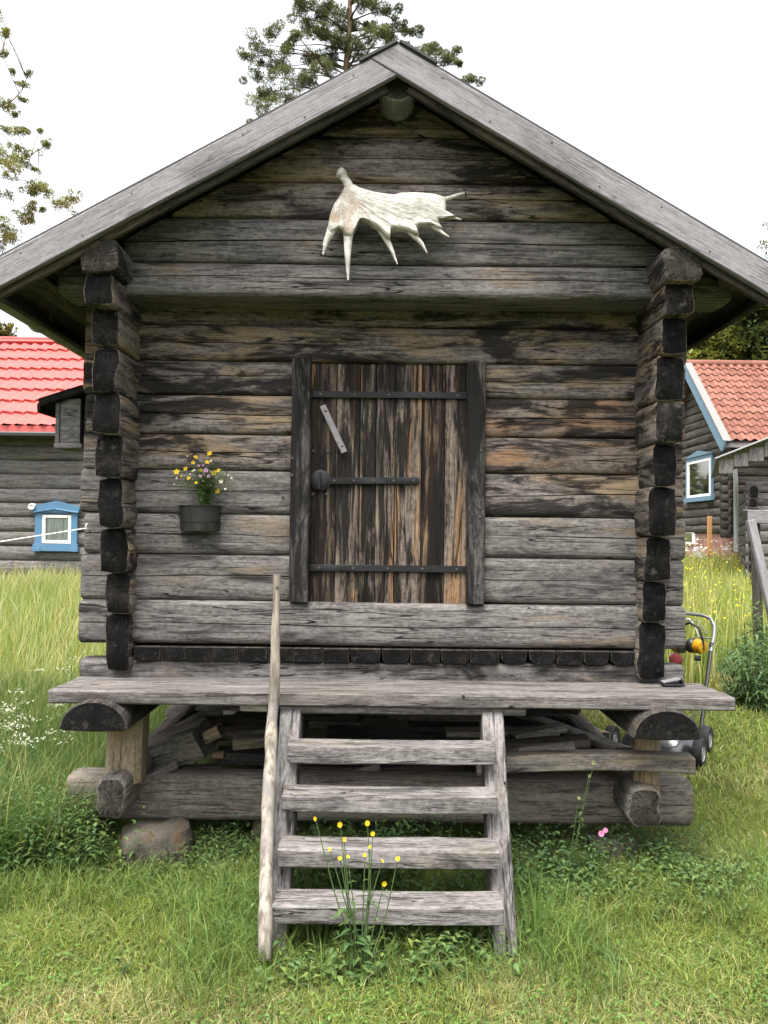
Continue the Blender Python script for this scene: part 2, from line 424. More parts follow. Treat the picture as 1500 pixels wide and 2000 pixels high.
# side walls: logs running back, ends stepping forward towards the top
sz = [.93, 1.215, 1.414, 1.625, 1.86, 2.058, 2.247, 2.452, 2.618, 2.755, 2.90]
sy = [3.975, 3.945, 3.895, 3.83, 3.79, 3.745, 3.72, 3.70, 3.61, 3.58]
for side in (-1, 1):
    for i in range(10):
        zb, zt, y0 = sz[i], sz[i + 1], sy[i]
        wd = (.124 + .010 * math.sin(i * 4.1 + side)) if i < 9 else .165
        xc = side * (1.258 + .061)
        if side > 0: xc = 1.262 + .003 * math.sin(i * 1.9); zb -= .012; zt -= .012; y0 += .012 * math.sin(i * 3.3)
        else: xc += .003 * math.sin(i * 2.7)
        if i == 9: xc = -1.305 if side < 0 else 1.262
        M = Matrix.Translation(Vector((xc, (y0 + YBACK) / 2, (zb + zt) / 2))) @ Matrix.Rotation(R(90 if side < 0 else -90), 4, 'Z')
        make_log('side_log', M, YBACK - y0, wd, zt - zb + .003, [M_side, (M_end2 if (i * 7 + side) % 3 == 0 else M_end) if i < 9 else M_end_grey], cab, 7.5 if i < 9 else 6.0,
                 (.05 * math.sin(i * 2 + side), .016), 60 + i + (20 if side > 0 else 0), step=.11, clamp=roof_clamp if i == 9 else None, chamfer=.004, rough=.17)
# back wall, a closed box of logs behind
for i in range(9):
    M = Matrix.Translation(Vector((0, 7.05, 1.0 + i * .2))) @ Matrix.Rotation(R(180), 4, 'Z')
    make_log('log', M, 3.05, .15, .205, LG, cab, 3.0, None, 90 + i, step=.3)
V = [(-1.5, 7.0, 2.7), (1.5, 7.0, 2.7), (1.5, 7.0, 2.82), (0, 7.0, 3.66), (-1.5, 7.0, 2.82)]; V += [(x_, 7.12, z_) for (x_, _, z_) in V]
mesh_obj('rear_gable', V, [(0, 1, 2, 3, 4), (9, 8, 7, 6, 5)] + [(i, i + 5, (i + 1) % 5 + 5, (i + 1) % 5) for i in range(5)], M_plank, None, cab)
# ridge log
M = Matrix.Translation(Vector((-.0, (3.61 + YBACK) / 2, 3.625))) @ Matrix.Rotation(R(90), 4, 'Z')
make_log('ridge_log', M, YBACK - 3.61, .165, .16, [M_barge, M_end_grey], cab, 2.1, (.0, .0), 97, step=.2)
# joist ends (the row of dark floor-plank ends above the bottom log)
x = -1.25; k = 0
while x < 1.17:
    wj = random.uniform(.115, .155)
    if x + wj > 1.19: wj = 1.19 - x
    b = random.choice([.004, .004, .02, .03])
    hz_ = .066
    pr = [(-wj/2 + b, -hz_/2), (wj/2 - b, -hz_/2), (wj/2 - b * .3, -hz_/2 + b * .6), (wj/2, hz_/2), (-wj/2, hz_/2), (-wj/2 + b * .3, -hz_/2 + b * .6)]
    V, F, MI = sweep_geo([-.15, .15], [pr, pr], .003)
    M = Matrix.Translation(Vector((x + wj / 2, 4.155 + random.uniform(-.006, .008), 1.018))) @ Matrix.Rotation(R(-90), 4, 'Z')
    mesh_obj('floor_plank_end', V, F, [M_plank_dk, M_end], M, cab, midx=MI)
    x += wj + .004; k += 1

# door
door = empty('door', (-.03, 4.07, 1.27)); door.parent = cab; door.matrix_parent_inverse = WM[cab.name].inverted()
edges = [605, 655, 702, 733, 770, 822, 868, 914]
dm = [M_door, M_door_g, M_door_g, M_door_g, M_door_g, M_door, M_door_g]
for i in range(7):
    a = P(edges[i] + 1, 950, 4.06); b = P(edges[i + 1], 950, 4.06)
    xc = (a.x + b.x) / 2; wd = b.x - a.x - .0006
    make_board('plank', (xc, 4.08 + .003 * (i % 3), 1.272), (xc, 4.08 + .003 * (i % 3), 2.458), wd, .04, [dm[i], M_end], door, up=(0, -1, 0), bevel=.0012, seed=100 + i, wav=.4)
def strap(pxa, pxb, pya, pyb, hpx, nm, Y=4.05):
    A = P(pxa, pya, Y); B = P(pxb, pyb, Y)
    s = make_board(nm, A, B, hpx * Y / FPX, .012, M_iron, door, up=(0, -1, 0), bevel=.002, seed=pya, wav=1.0, step=.06)
    return s
for (a, b, ya, yb, nm) in ((604, 916, 770, 773, 'iron_strap'), (601, 914, 1109, 1112, 'iron_strap'), (640, 820, 939, 939, 'lock_strap')):
    s = strap(a, b, ya, yb, 13, nm)
    for q in range(5):
        px = a + (b - a) * (.07 + .215 * q)
        disc('nail_head', P(px, ya + (yb - ya) * q / 4, 4.043), .0065, .004, M_nail, s, 8, dome=.003)
lk = disc('lock_plate', P(626, 938, 4.045), .052, .012, M_iron, door, 24, dome=.0)
disc('lock_plate_rim', P(626, 938, 4.038), .036, .006, M_iron, lk, 20, dome=.0)
make_board('keyhole_cover', P(625, 921, 4.03), P(623, 955, 4.03), .012, .008, M_iron, lk, up=(0, -1, 0), bevel=.002)
make_board('wooden_turn_button', P(630, 792, 4.035), P(673, 884, 4.035), .030, .016, [M_barge, M_end_grey], door, up=(0, -1, 0), bevel=.003, seed=5)
for (px, py) in ((636, 802), (668, 871), (612, 881), (640, 881), (611, 965), (638, 965)):
    disc('nail_head', P(px, py, 4.026 if py < 880 and px != 612 else 4.054), .0065, .004, M_nail, door, 8, dome=.003)
# posts beside the door
for (pa, pb, nm, sd_) in ((567, 604, 'door_post', 3), (913, 948, 'door_post', 4)):
    a = P(pa, 950, 4.0); b = P(pb, 950, 4.0); xc = (a.x + b.x) / 2
    make_board(nm, (xc, 4.05, 1.272), (xc, 4.05, 2.47), b.x - a.x, .10, [M_frame, M_end], cab, up=(0, -1, 0), bevel=.006, seed=sd_, wav=1.3)
a = P(918, 950, 4.03)
make_board('door_stop', (P(917, 950, 4.0).x, 4.055, 1.275), (P(914, 950, 4.0).x + .006, 4.055, 1.86), .018, .10, [M_barge, M_end_grey], cab, up=(0, -1, 0), bevel=.003, seed=8, taper=-.55)
for (px, py) in ((571, 895), (570, 928), (940, 880), (937, 992), (937, 1010), (933, 1140), (552, 970), (540, 880), (1118, 972), (975, 1225)):
    disc('nail_head', P(px, py, 3.998 if 560 < px < 945 else 4.03), .007, .005, M_nail, cab, 8, dome=.003)

# roof
roof = empty('roof', (0, 5.4, 3.0)); roof.parent = cab; roof.matrix_parent_inverse = WM[cab.name].inverted()
YE = 7.5
nrm = {s: Vector((s * SL[s], 0, 1)).normalized() for s in (-1, 1)}
def rp(s, xx, off, y):          # point on slope s at |x|=xx, off below the top plane
    return Vector((s * xx, y, APEX - SL[s] * xx)) - nrm[s] * off
for s in (-1, 1):
    XE = XEV[s]; nb = 10
    for i in range(nb):
        xa = .02 + (XE - .02) * i / nb; xb = .02 + (XE - .02) * (i + 1) / nb; xm = (xa + xb) / 2
        Wd = (xb - xa) / math.cos(math.atan(SL[s])) - .004
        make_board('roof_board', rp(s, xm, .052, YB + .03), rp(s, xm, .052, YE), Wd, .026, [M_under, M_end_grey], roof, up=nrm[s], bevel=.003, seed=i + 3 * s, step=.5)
    # covering
    A = rp(s, XE * .5, .022, YB - .012); B = rp(s, XE * .5, .022, YE + .03)
    make_board('roof_covering', A, B, XE / math.cos(math.atan(SL[s])) + .02, .016, M_roof, roof, up=nrm[s], bevel=.003, step=.5, wav=.6)
    # barge board in front, with a narrow board behind its lower edge
    bw = .115
    top, bot = .024, .024 + bw; mid = (top + bot) / 2
    A = rp(s, -.046 if s > 0 else .052, mid, YB); B = rp(s, XE + .035, mid, YB)
    if s < 0:
        nrm1 = nrm[1]
        def cl(v, M):   # mitre: stop at the underside of the right-hand board
            wv = M @ Vector(v)
            d0 = (wv - rp(1, 0, bot, YB)).dot(nrm[1])
            if d0 > -.004:
                dirv = Vector((1, 0, SL[-1])).normalized(); dn = dirv.dot(nrm[1])
                wv = wv - dirv * ((d0 + .004) / dn)
                return tuple(M.inverted() @ wv)
            return v
        A = rp(s, -.14, mid, YB)
    else:
        def cl(v, M):
            wv = M @ Vector(v)
            # apex end trimmed along the left roof plane
            d0 = (wv - rp(-1, 0, .022, YB)).dot(nrm[-1])
            if d0 > 0:
                dirv = Vector((-1, 0, SL[1])).normalized(); wv = wv - dirv * (d0 / dirv.dot(nrm[-1]))
                return tuple(M.inverted() @ wv)
            return v
        A = rp(s, -.20, mid, YB)
    make_board('barge_board', A, B, bw, .032, [M_barge, M_end_grey], roof, up=(0, -1, 0), bevel=.004, seed=40 + s, clamp=cl, wav=.8)
    A = rp(s, .12, bot - .002, YB + .045); B = rp(s, XE + .02, bot - .002, YB + .045)
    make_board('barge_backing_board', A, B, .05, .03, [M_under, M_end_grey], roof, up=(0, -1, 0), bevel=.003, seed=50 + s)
    for q in range(7):
        pn = rp(s, .22 + q * .24, mid + (.03 if q % 2 else -.03), YB - .0165); disc('nail_head', pn, .005, .003, M_nail, roof, 8)
    # ridge cap board
    A = rp(s, .0, -.012, YB - .03); 
    xc_ = .092
    make_board('ridge_cap', rp(s, xc_, .008, YB - .024), rp(s, xc_, .008, YE + .02), .19, .012, M_roof, roof, up=nrm[s], bevel=.003, step=.4, seed=60 + s)
    # wall-side purlin and eave board
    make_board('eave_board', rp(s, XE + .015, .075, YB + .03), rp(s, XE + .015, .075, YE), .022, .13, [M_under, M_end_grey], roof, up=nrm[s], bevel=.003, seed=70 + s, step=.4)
    make_board('eave_batten', rp(s, XE - .12, .085, YB + .10), rp(s, XE - .12, .085, YE), .09, .03, [M_plank, M_end_grey], roof, up=nrm[s], bevel=.004, seed=77 + s, step=.4)
# half-round wooden gutter along the left eave
gut = []
t = NT('mossy_gutter'); v = t.mapped(1); f1 = t.noise(v, (5, 5, 5), 5); c = t.mix(t.ramp(f1, .4, .65), (.30, .285, .24), (.20, .21, .14))
M_gut = t.out(c, .8, t.bump(f1, .3, .003), .2)
gx_, gz_ = -1.85, APEX - SL[-1] * 1.82 - .065
V = []; F = []; n = 10; ys = np.linspace(3.62, 7.45, 20)
for rr in (.055, .048):
    for yy in ys:
        for j in range(n + 1):
            a = math.pi + math.pi * j / n; V.append((gx_ + rr * math.cos(a), yy, gz_ - .004 * (yy - 3.6) + rr * math.sin(a)))
def gi(l, i, j): return l * 20 * (n + 1) + i * (n + 1) + j
for l in (0, 1):
    for i in range(19):
        for j in range(n):
            q = (gi(l, i, j), gi(l, i + 1, j), gi(l, i + 1, j + 1), gi(l, i, j + 1)); F.append(q if l else q[::-1])
for i in range(19):
    for j in (0, n): F.append((gi(0, i, j), gi(0, i + 1, j), gi(1, i + 1, j), gi(1, i, j)))
for j in range(n): F.append((gi(0, 0, j), gi(0, 0, j + 1), gi(1, 0, j + 1), gi(1, 0, j)))
mesh_obj('gutter', V, F, M_gut, None, roof, smooth=True)
for yy in (4.25, 5.6, 6.9):
    pts = [(gx_ + .060 * math.cos(a), yy, gz_ - .002 + .060 * math.sin(a)) for a in np.linspace(math.pi * .95, math.pi * 2.1, 12)]
    tube('gutter_bracket', pts, .007, M_gut, roof, 6)

# porch deck
deck = empty('porch_deck', (0, 3.85, .9)); deck.parent = cab; deck.matrix_parent_inverse = WM[cab.name].inverted()
ZD = .906
for i, (y0, y1, xa, xb) in enumerate(((3.65, 3.785, -1.522, 1.528), (3.796, 3.895, -1.515, 1.522), (3.906, 4.03, -1.52, 1.515))):
    make_board('deck_board', (xa, (y0 + y1) / 2, ZD - .031 - .002 * i), (xb, (y0 + y1) / 2, ZD - .031 - .002 * i), y1 - y0, .060, [M_deck, M_end_grey], deck, bevel=.007, seed=110 + i, wav=1.5, step=.08)
A = P(548, 1381, 3.70); B = P(1026, 1384, 3.70)
make_board('ledger_board', (A.x, 3.70, .826), (B.x, 3.70, .826), .05, .036, [M_deck, M_end_grey], deck, seed=120)
make_board('ledger_end_block', P(470, 1380, 3.72), P(524, 1381, 3.72), .05, .035, [M_plank_lt, M_end_grey], deck, seed=121)
for (px, py) in ((405, 1356), (905, 1361)):
    disc('knot', P(px, py, 3.6485), .008, .0015, M_plank_dk, deck, 10)
# carrying half-logs under the deck, running back
for s in (-1, 1):
    xc = -1.30 if s < 0 else 1.21
    n = 12; pr = []
    for j in range(n + 1):
        a = math.pi * j / n; pr.append((.15 * math.cos(a), -.055 + .125 * math.sin(a)))
    pr += [(-.13, -.062), (0, -.066), (.13, -.062)]
    ys = [3.60 + (7.2 - 3.60) * i / 12 for i in range(13)]
    V, F, MI = sweep_geo([y - 5.4 for y in ys], [pr] * 13, .008)
    M = Matrix.Translation(Vector((xc, 5.4, .80 if s < 0 else .79))) @ Matrix.Rotation(R(90), 4, 'Z')
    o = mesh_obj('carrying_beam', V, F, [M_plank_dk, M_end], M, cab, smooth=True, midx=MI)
# floor boards closing the underside
for i in range(6):
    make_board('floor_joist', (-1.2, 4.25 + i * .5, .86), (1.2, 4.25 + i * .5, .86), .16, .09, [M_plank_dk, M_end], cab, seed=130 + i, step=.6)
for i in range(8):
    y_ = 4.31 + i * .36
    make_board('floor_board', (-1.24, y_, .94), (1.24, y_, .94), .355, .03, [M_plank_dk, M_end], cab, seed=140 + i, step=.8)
# posts
def post(xc, yc, zb, zt, wd, mm, seed):
    make_board('post', (xc, yc, zb), (xc + .008, yc, zt), wd, wd * .9, [mm, M_end_grey], cab, up=(0, -1, 0), bevel=.028, seed=seed, step=.05, wav=1.6)
post(-1.255, 3.93, .43, .752, .17, M_post, 150); post(1.205, 3.90, .40, .742, .125, M_post, 151)
post(-1.25, 6.8, .45, .76, .16, M_post, 152); post(1.32, 6.7, .45, .76, .17, M_sill, 153)
# ground sills
def sill(A, B, wd, hg, seed, mm=M_sill, crack=(.05, .02), p=4.0):
    M, L = frame(A, B)
    return make_log('ground_sill', M, L, wd, hg, [mm, M_end_grey], cab, p, crack, seed, wav=2.2, chamfer=.014, taper=.04)
sill((-1.57, 4.10, .315), (1.475, 4.10, .315), .21, .225, 160)
sill((-1.55, 6.85, .42), (1.5, 6.85, .42), .2, .2, 161, crack=None)
M_, L_ = frame((-1.262, 3.74, .405), (-1.262, 7.1, .46))
make_log('ground_sill', M_, L_, .138, .195, [M_sill, M_end_grey], cab, 3.4, (0, .015), 162, wav=2.0, chamfer=.012, rough=.3)
M_, L_ = frame((1.175, 7.1, .44), (1.175, 3.77, .375))
make_log('ground_sill', M_, L_, .150, .19, [M_sill, M_end_grey], cab, 3.4, (0, .015), 163, wav=2.0, chamfer=.012, rough=.3)

# ------------------------------------------------------------------ foundation stones
t = NT('lichen_stone'); v = t.mapped(1)
f1 = t.noise(v, (7, 7, 7), 6, .6); f2 = t.noise(v, (45, 45, 45), 5, .65); f3 = t.noise(v, (14, 14, 14), 4)
c = t.mix(t.ramp(f1, .3, .7), (.042, .038, .032), (.12, .106, .086)); c = t.mix(t.ramp(f3, .52, .64), c, (.07, .05, .028)); c = t.mix(t.ramp(f2, .55, .75), c, (.05, .047, .04))
M_stone = t.out(c, .92, t.bump(t.math('ADD', f1, f2), .7, .015), .15)
def boulder(c, s, seed, label):
    V = []; F = []; nu, nv = 18, 11
    for i in range(nv + 1):
        th = math.pi * i / nv
        for j in range(nu):
            ph = 2 * math.pi * j / nu
            d = Vector((math.sin(th) * math.cos(ph), math.sin(th) * math.sin(ph), math.cos(th)))
            q = Vector([math.copysign(abs(k) ** .5, k) for k in d])
            r = 1 + .24 * nz(d.x * 1.3 + seed, d.y * 1.3, d.z * 1.3) + .07 * nz(d.x * 4, d.y * 4 + seed, d.z * 4)
            V.append((q.x * s[0] * r, q.y * s[1] * r, q.z * s[2] * r))
    for i in range(nv):
        for j in range(nu):
            k = (j + 1) % nu; F.append((i * nu + j, (i + 1) * nu + j, (i + 1) * nu + k, i * nu + k))
    o = mesh_obj('boulder', V, F, M_stone, Matrix.Translation(Vector(c)) @ Matrix.Rotation(seed, 4, 'Z'), None, smooth=True)
    tag(o, label, 'stone', 'foundation stones under the storehouse'); return o
boulder((-1.085, 3.91, .06), (.18, .16, .175), .3, 'brown lichen covered foundation stone near the post beside the tall weeds')
boulder((1.10, 4.02, .05), (.12, .12, .12), 1.7, 'half hidden foundation stone in the grass below the pink flower')
boulder((-.55, 4.15, .07), (.13, .12, .13), 2.9, 'shaded foundation stone behind the pole side of the stairs')
boulder((-1.2, 6.8, .2), (.18, .18, .16), 3.9, 'rear foundation stone at the red roof side under the storehouse')
boulder((1.25, 6.8, .2), (.18, .18, .16), 4.9, 'rear foundation stone at the lawn mower side under the storehouse')

# ------------------------------------------------------------------ stairs
st = empty('wooden_stairs', (0, 3.2, 0), 'silver grey open wooden stairs of four treads leading up to the porch', 'stairs')
def at_stair(z):                         # depth of the stringer front edge at height z
    return 3.08 + (3.68 - 3.08) * z / .83
SX = (-.468, .500)
XS = {}
for s, (xa, xb) in zip((-1, 1), ((P(533, 1835, 3.10).x, P(568, 1395, 3.68).x), (P(992, 1868, 3.08).x, P(962, 1395, 3.68).x))):
    z0 = .03 if s < 0 else .0
    A = Vector((xa, at_stair(0) + .07, -.05)); B = Vector((xb, at_stair(.83) + .07, .81))
    XS[s] = (xa, xb)
    make_board('stringer', A, B, .092, .14, [M_stair, M_end_grey], st, up=(0, -1, .7), bevel=.006, seed=170 + s, wav=1.5, step=.06)
for i, (pya, pyb, pxa, pxb, z) in enumerate(((1458, 1462, 561, 968, None), (1553, 1557, 550, 972, None), (1659, 1663, 541, 978, None), (1768, 1773, 531, 985, None))):
    h = [.59, .42, .25, .095][i]
    # depth of the tread's front edge from its image height
    Yf = [3.47, 3.345, 3.215, 3.085][i] - .0
    zt = P(760, (pya + pyb) / 2, Yf).z
    xa = P(pxa, pya, Yf).x; xb = P(pxb, pyb, Yf).x
    make_board('tread', (xa, Yf + .075, zt - .035), (xb, Yf + .075, zt - .035), .15, [.068, .066, .070, .066][i], [M_stair, M_end_grey], st, bevel=.005, seed=180 + i * 3, wav=1.8, step=.05, bend=-.003)
for o in [c_ for c_ in bpy.data.objects if c_.parent == st and c_.name.startswith('tread')]:
    Mt = WM[o.name]; Lx = max(v_.co.x for v_ in o.data.vertices)
    for sx_n in (-1, 1):
        for yo in (-.045, .03):
            disc('nail_head', Mt @ Vector((sx_n * (Lx - .035), yo, .033)), .005, .003, M_nail, o, 8, nrm=(0, 0, 1))
# pole nailed along the stringer as a handrail
t = NT('peeled_pole'); v = t.mapped(1); f1 = t.noise(v, (40, 40, 5), 5, .6); f2 = t.noise(v, (14, 14, 3), 4, .6); f3 = t.noise(v, (9, 9, 4), 3)
c = t.mix(t.ramp(f1, .35, .65), (.10, .086, .07), (.27, .24, .20)); c = t.mix(t.math('MULTIPLY', t.ramp(f2, .58, .66), .8), c, (.03, .027, .024)); c = t.mix(t.ramp(f3, .5, .7), c, (.15, .14, .13))
M_pole = t.out(c, .8, t.bump(f1, .6, .005), .2)
pp = [(541, 1122, 3.60, .019), (540, 1190, 3.59, .021), (537, 1290, 3.57, .025), (535, 1370, 3.55, .028), (531, 1420, 3.50, .030), (527, 1500, 3.41, .031), (523, 1600, 3.29, .031), (520, 1700, 3.17, .031), (518, 1780, 3.09, .031), (517, 1845, 3.04, .029), (517, 1880, 3.02, .027)]
pts = []; rad = []
for i in range(len(pp) - 1):
    for k in range(5):
        u = k / 5; a, b = pp[i], pp[i + 1]
        q = P(a[0] + (b[0] - a[0]) * u, a[1] + (b[1] - a[1]) * u, a[2] + (b[2] - a[2]) * u)
        q.x += .004 * nz(q.z * 7, 2.2); pts.append(q); rad.append(.86 * (a[3] + (b[3] - a[3]) * u) * (1 + .16 * nz(q.z * 14, 8.8) + .08 * nz(q.z * 45, 3.3)))
tube('handrail_pole', pts, rad, M_pole, st, 10)
disc('nail_head', P(541, 1147, 3.575), .006, .004, M_nail, st, 8)

# ------------------------------------------------------------------ planks stored under the floor
GP = 'planks stored under the floor'
def plank(pa, Ya, pb, Yb, W, T, mm, label, seed, up=(0, 0, 1), name='stored_plank', bend=0.0, bevel=.006):
    o = make_board(name, P(pa[0], pa[1], Ya), P(pb[0], pb[1], Yb), W, T, [mm, M_end_grey], None, up=up, seed=seed, bend=bend, bevel=bevel)
    return tag(o, label, 'plank', GP)
plank((930, 1494), 3.84, (1353, 1491), 3.76, .10, .075, M_plank, 'thick grey timber passing in front of the honey coloured post', 1, bend=.02)
plank((1000, 1487), 4.02, (1284, 1472), 3.99, .10, .05, M_plank_dk, 'dark timber lying on top of the timber that crosses the post', 2)
plank((955, 1490), 4.05, (1125, 1470), 4.00, .12, .045, M_plank_lt, 'short pale plank end with bright sawn face right beside the stairs', 3, up=(0, -.5, 1))
plank((950, 1460), 4.25, (1150, 1446), 4.20, .14, .04, M_plank, 'grey plank just above the short pale plank end', 4)
plank((1018, 1394), 5.3, (1216, 1465), 4.15, .10, .03, M_plank_lt, 'long slanting pale plank between stairs and honey coloured post', 5)
plank((1095, 1408), 5.9, (1175, 1440), 5.2, .12, .06, M_post, 'yellowish timber behind the long slanting pale plank', 6)
plank((870, 1430), 4.7, (1060, 1428), 4.7, .14, .03, M_plank_lt, 'thin pale board behind the upper right end of the stairs', 7)
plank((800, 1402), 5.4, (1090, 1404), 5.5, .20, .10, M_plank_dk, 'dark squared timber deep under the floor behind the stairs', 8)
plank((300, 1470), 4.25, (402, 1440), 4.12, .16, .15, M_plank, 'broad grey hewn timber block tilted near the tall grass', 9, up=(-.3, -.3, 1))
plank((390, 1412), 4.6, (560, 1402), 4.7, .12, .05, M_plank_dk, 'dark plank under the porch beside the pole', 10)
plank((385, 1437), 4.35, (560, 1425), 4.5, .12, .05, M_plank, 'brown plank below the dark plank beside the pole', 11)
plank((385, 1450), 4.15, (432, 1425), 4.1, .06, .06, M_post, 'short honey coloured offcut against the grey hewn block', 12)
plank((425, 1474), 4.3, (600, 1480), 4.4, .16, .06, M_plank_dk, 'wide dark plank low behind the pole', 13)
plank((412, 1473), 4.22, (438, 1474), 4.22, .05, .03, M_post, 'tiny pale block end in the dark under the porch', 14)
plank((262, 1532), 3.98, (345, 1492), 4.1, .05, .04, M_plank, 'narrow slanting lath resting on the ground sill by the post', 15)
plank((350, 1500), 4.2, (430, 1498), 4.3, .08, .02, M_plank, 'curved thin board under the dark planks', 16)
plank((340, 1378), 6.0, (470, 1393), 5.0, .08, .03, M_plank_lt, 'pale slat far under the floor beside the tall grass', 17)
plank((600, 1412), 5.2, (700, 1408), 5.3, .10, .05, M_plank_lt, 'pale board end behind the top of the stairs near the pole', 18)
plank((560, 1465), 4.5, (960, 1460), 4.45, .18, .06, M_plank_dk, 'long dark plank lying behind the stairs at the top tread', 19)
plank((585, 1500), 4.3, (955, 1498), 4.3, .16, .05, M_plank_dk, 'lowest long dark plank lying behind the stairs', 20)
plank((690, 1512), 4.24, (745, 1496), 4.22, .08, .05, M_plank, 'grey offcut leaning behind the second tread', 21)
plank((640, 1430), 4.9, (880, 1436), 4.9, .14, .06, M_plank_dk, 'middle dark timber under the floor behind the stairs', 22)
plank((800, 1408), 6.6, (850, 1407), 6.6, .12, .05, M_plank_lt, 'small bright board far behind the stairs', 23)

plank((300, 1452), 4.5, (395, 1398), 4.6, .09, .04, M_plank, 'grey board leaning up behind the tilted hewn block', 31)
plank((455, 1452), 4.18, (520, 1446), 4.2, .10, .05, M_plank, 'short grey board end close behind the pole', 32)
plank((330, 1388), 5.2, (520, 1384), 5.2, .14, .05, M_plank, 'uppermost grey board beside the pole under the floor', 33)
plank((1000, 1440), 4.5, (1100, 1420), 4.6, .09, .04, M_plank_lt, 'pale short board above the pile beside the slanting plank', 34)
plank((880, 1480), 4.08, (1010, 1466), 4.1, .10, .04, M_plank, 'grey board end wedged against the stair stringer', 35)
plank((640, 1476), 4.15, (780, 1470), 4.2, .10, .045, M_plank, 'grey board lying behind the gap below the top tread', 36)
plank((760, 1398), 4.9, (940, 1400), 4.8, .10, .04, M_plank, 'grey board high under the floor above the top tread', 37)
jr_ = random.Random(3)
for k in range(14):
    x0_ = jr_.uniform(-1.1, .7); L0 = jr_.uniform(.35, 1.1); y0_ = jr_.uniform(4.4, 5.6); z0_ = jr_.uniform(.44, .74)
    an = jr_.uniform(-.5, .5)
    o = make_board('stored_plank', (x0_, y0_, z0_), (min(x0_ + L0 * math.cos(an), 1.1), y0_ + L0 * math.sin(an), z0_ + jr_.uniform(-.08, .08)), jr_.uniform(.09, .16), jr_.uniform(.03, .07), [M_plank_dk if k % 3 else M_plank, M_end_grey], None, seed=400 + k)
    tag(o, 'dark plank in the jumbled pile deep under the floor', 'plank', 'dark planks jumbled deep under the floor')
# ------------------------------------------------------------------ antler on the gable
t = NT('bleached_antler'); v = t.n('TexCoord').outputs['Object']
f1 = t.noise(v, (16, 16, 16), 5, .6); f2 = t.noise(v, (90, 90, 90), 4, .6); f3 = t.noise(v, (7, 7, 7), 3)
spots = t.ramp(f2, .60, .70)
c = t.mix(t.ramp(f1, .35, .7), (.52, .50, .455), (.33, .315, .28)); c = t.mix(t.math('MULTIPLY', spots, .6), c, (.22, .21, .18))
sx_ = t.n('SeparateXYZ', {0: v}).outputs
reg = t.math('MULTIPLY', t.ramp(t.math('ADD', sx_[0], t.math('MULTIPLY', t.math('SUBTRACT', f3, .5), .25)), -.13, -.21), t.ramp(f1, .40, .62))
c = t.mix(t.math('MULTIPLY', reg, .6), c, (.33, .20, .115))
an_ = t.math('ARCTAN2', t.math('SUBTRACT', sx_[2], .13), t.math('ADD', sx_[0], .24))
gr = t.n('TexNoise', {'Vector': t.n('CombineXYZ', {0: t.math('MULTIPLY', an_, 13.0), 1: t.math('MULTIPLY', sx_[0], 5.0), 2: 0.0}).outputs[0], 'Scale': 1.0, 'Detail': 4.0}).outputs['Fac']
c = t.mix(t.math('MULTIPLY', t.ramp(gr, .50, .36), .55), c, (.24, .225, .195))
M_ant = t.out(c, .7, t.bump(t.math('ADD', t.math('MULTIPLY', gr, 1.0), t.math('MULTIPLY', f2, .6)), 1.0, .008), .3)
AY = 3.715
ao = P(770, 440, AY)
ant = empty('moose_antler', ao, 'bleached white moose antler with long tines hung on the gable', 'antler')
def to_l(px, py): return P(px, py, AY) - ao
outline = [(672, 372), (686, 362), (700, 371), (730, 381), (770, 387), (785, 382), (815, 381), (850, 383), (868, 388), (872, 402), (869, 414), (880, 420), (890, 426), (878, 427), (866, 427), (858, 434), (856, 440), (866, 452), (858, 454), (846, 446), (832, 446), (820, 447), (813, 452), (818, 466), (812, 468), (800, 460), (786, 456), (770, 455), (760, 458), (762, 474), (755, 474), (742, 456), (732, 450), (720, 440), (706, 435), (696, 438), (690, 448), (686, 468), (674, 470), (668, 454), (660, 452), (652, 456), (643, 464), (638, 458), (642, 436), (645, 422), (653, 402), (662, 388)]
pts2 = [to_l(*p) for p in outline]
cx_ = sum((p.x for p in pts2)) / len(pts2); cz_ = sum((p.z for p in pts2)) / len(pts2)
def palm_y(x, z, k): return -.024 * k / 1.5 * (1 if k > 0 else 0) * (.9 + .1 * nz(x * 9, z * 9, 8)) - .02 * math.sin(max(0, min(1, (x + .30) / .55)) * math.pi) - .012 * k + .006 * nz(x * 22, z * 22, 4)
V = []; F = []; n = len(pts2); lev = [1.0, .97, .85, .65, .4, .15]
front = []
for k, l in enumerate(lev):
    row = []
    for p in pts2:
        # shrink towards a medial line to keep the shape long
        mx = cx_ + (p.x - cx_) * .75; x = mx + (p.x - mx) * l; mz = cz_ + .0; z = mz + (p.z - mz) * l
        row.append(len(V)); V.append((x, palm_y(x, z, [0, 1.0, 1.5, 1.6, 1.5, 1.5][k]), z))
    front.append(row)
back = []
for k, l in enumerate(lev[1:]):
    row = []
    for p in pts2:
        mx = cx_ + (p.x - cx_) * .75; x = mx + (p.x - mx) * l; z = cz_ + (p.z - cz_) * l
        row.append(len(V)); V.append((x, palm_y(x, z, -1.0) , z))
    back.append(row)
def strip(a, b, fl):
    for j in range(n):
        k = (j + 1) % n; q = (a[j], a[k], b[k], b[j]); F.append(q[::-1] if fl else q)
for a, b in zip(front[:-1], front[1:]): strip(a, b, False)
F.append(tuple(front[-1]))
strip(front[0], back[0], True)
for a, b in zip(back[:-1], back[1:]): strip(a, b, True)
F.append(tuple(back[-1][::-1]))
mesh_obj('palm', V, F, M_ant, Matrix.Translation(ao), ant, smooth=True, sharp=80)
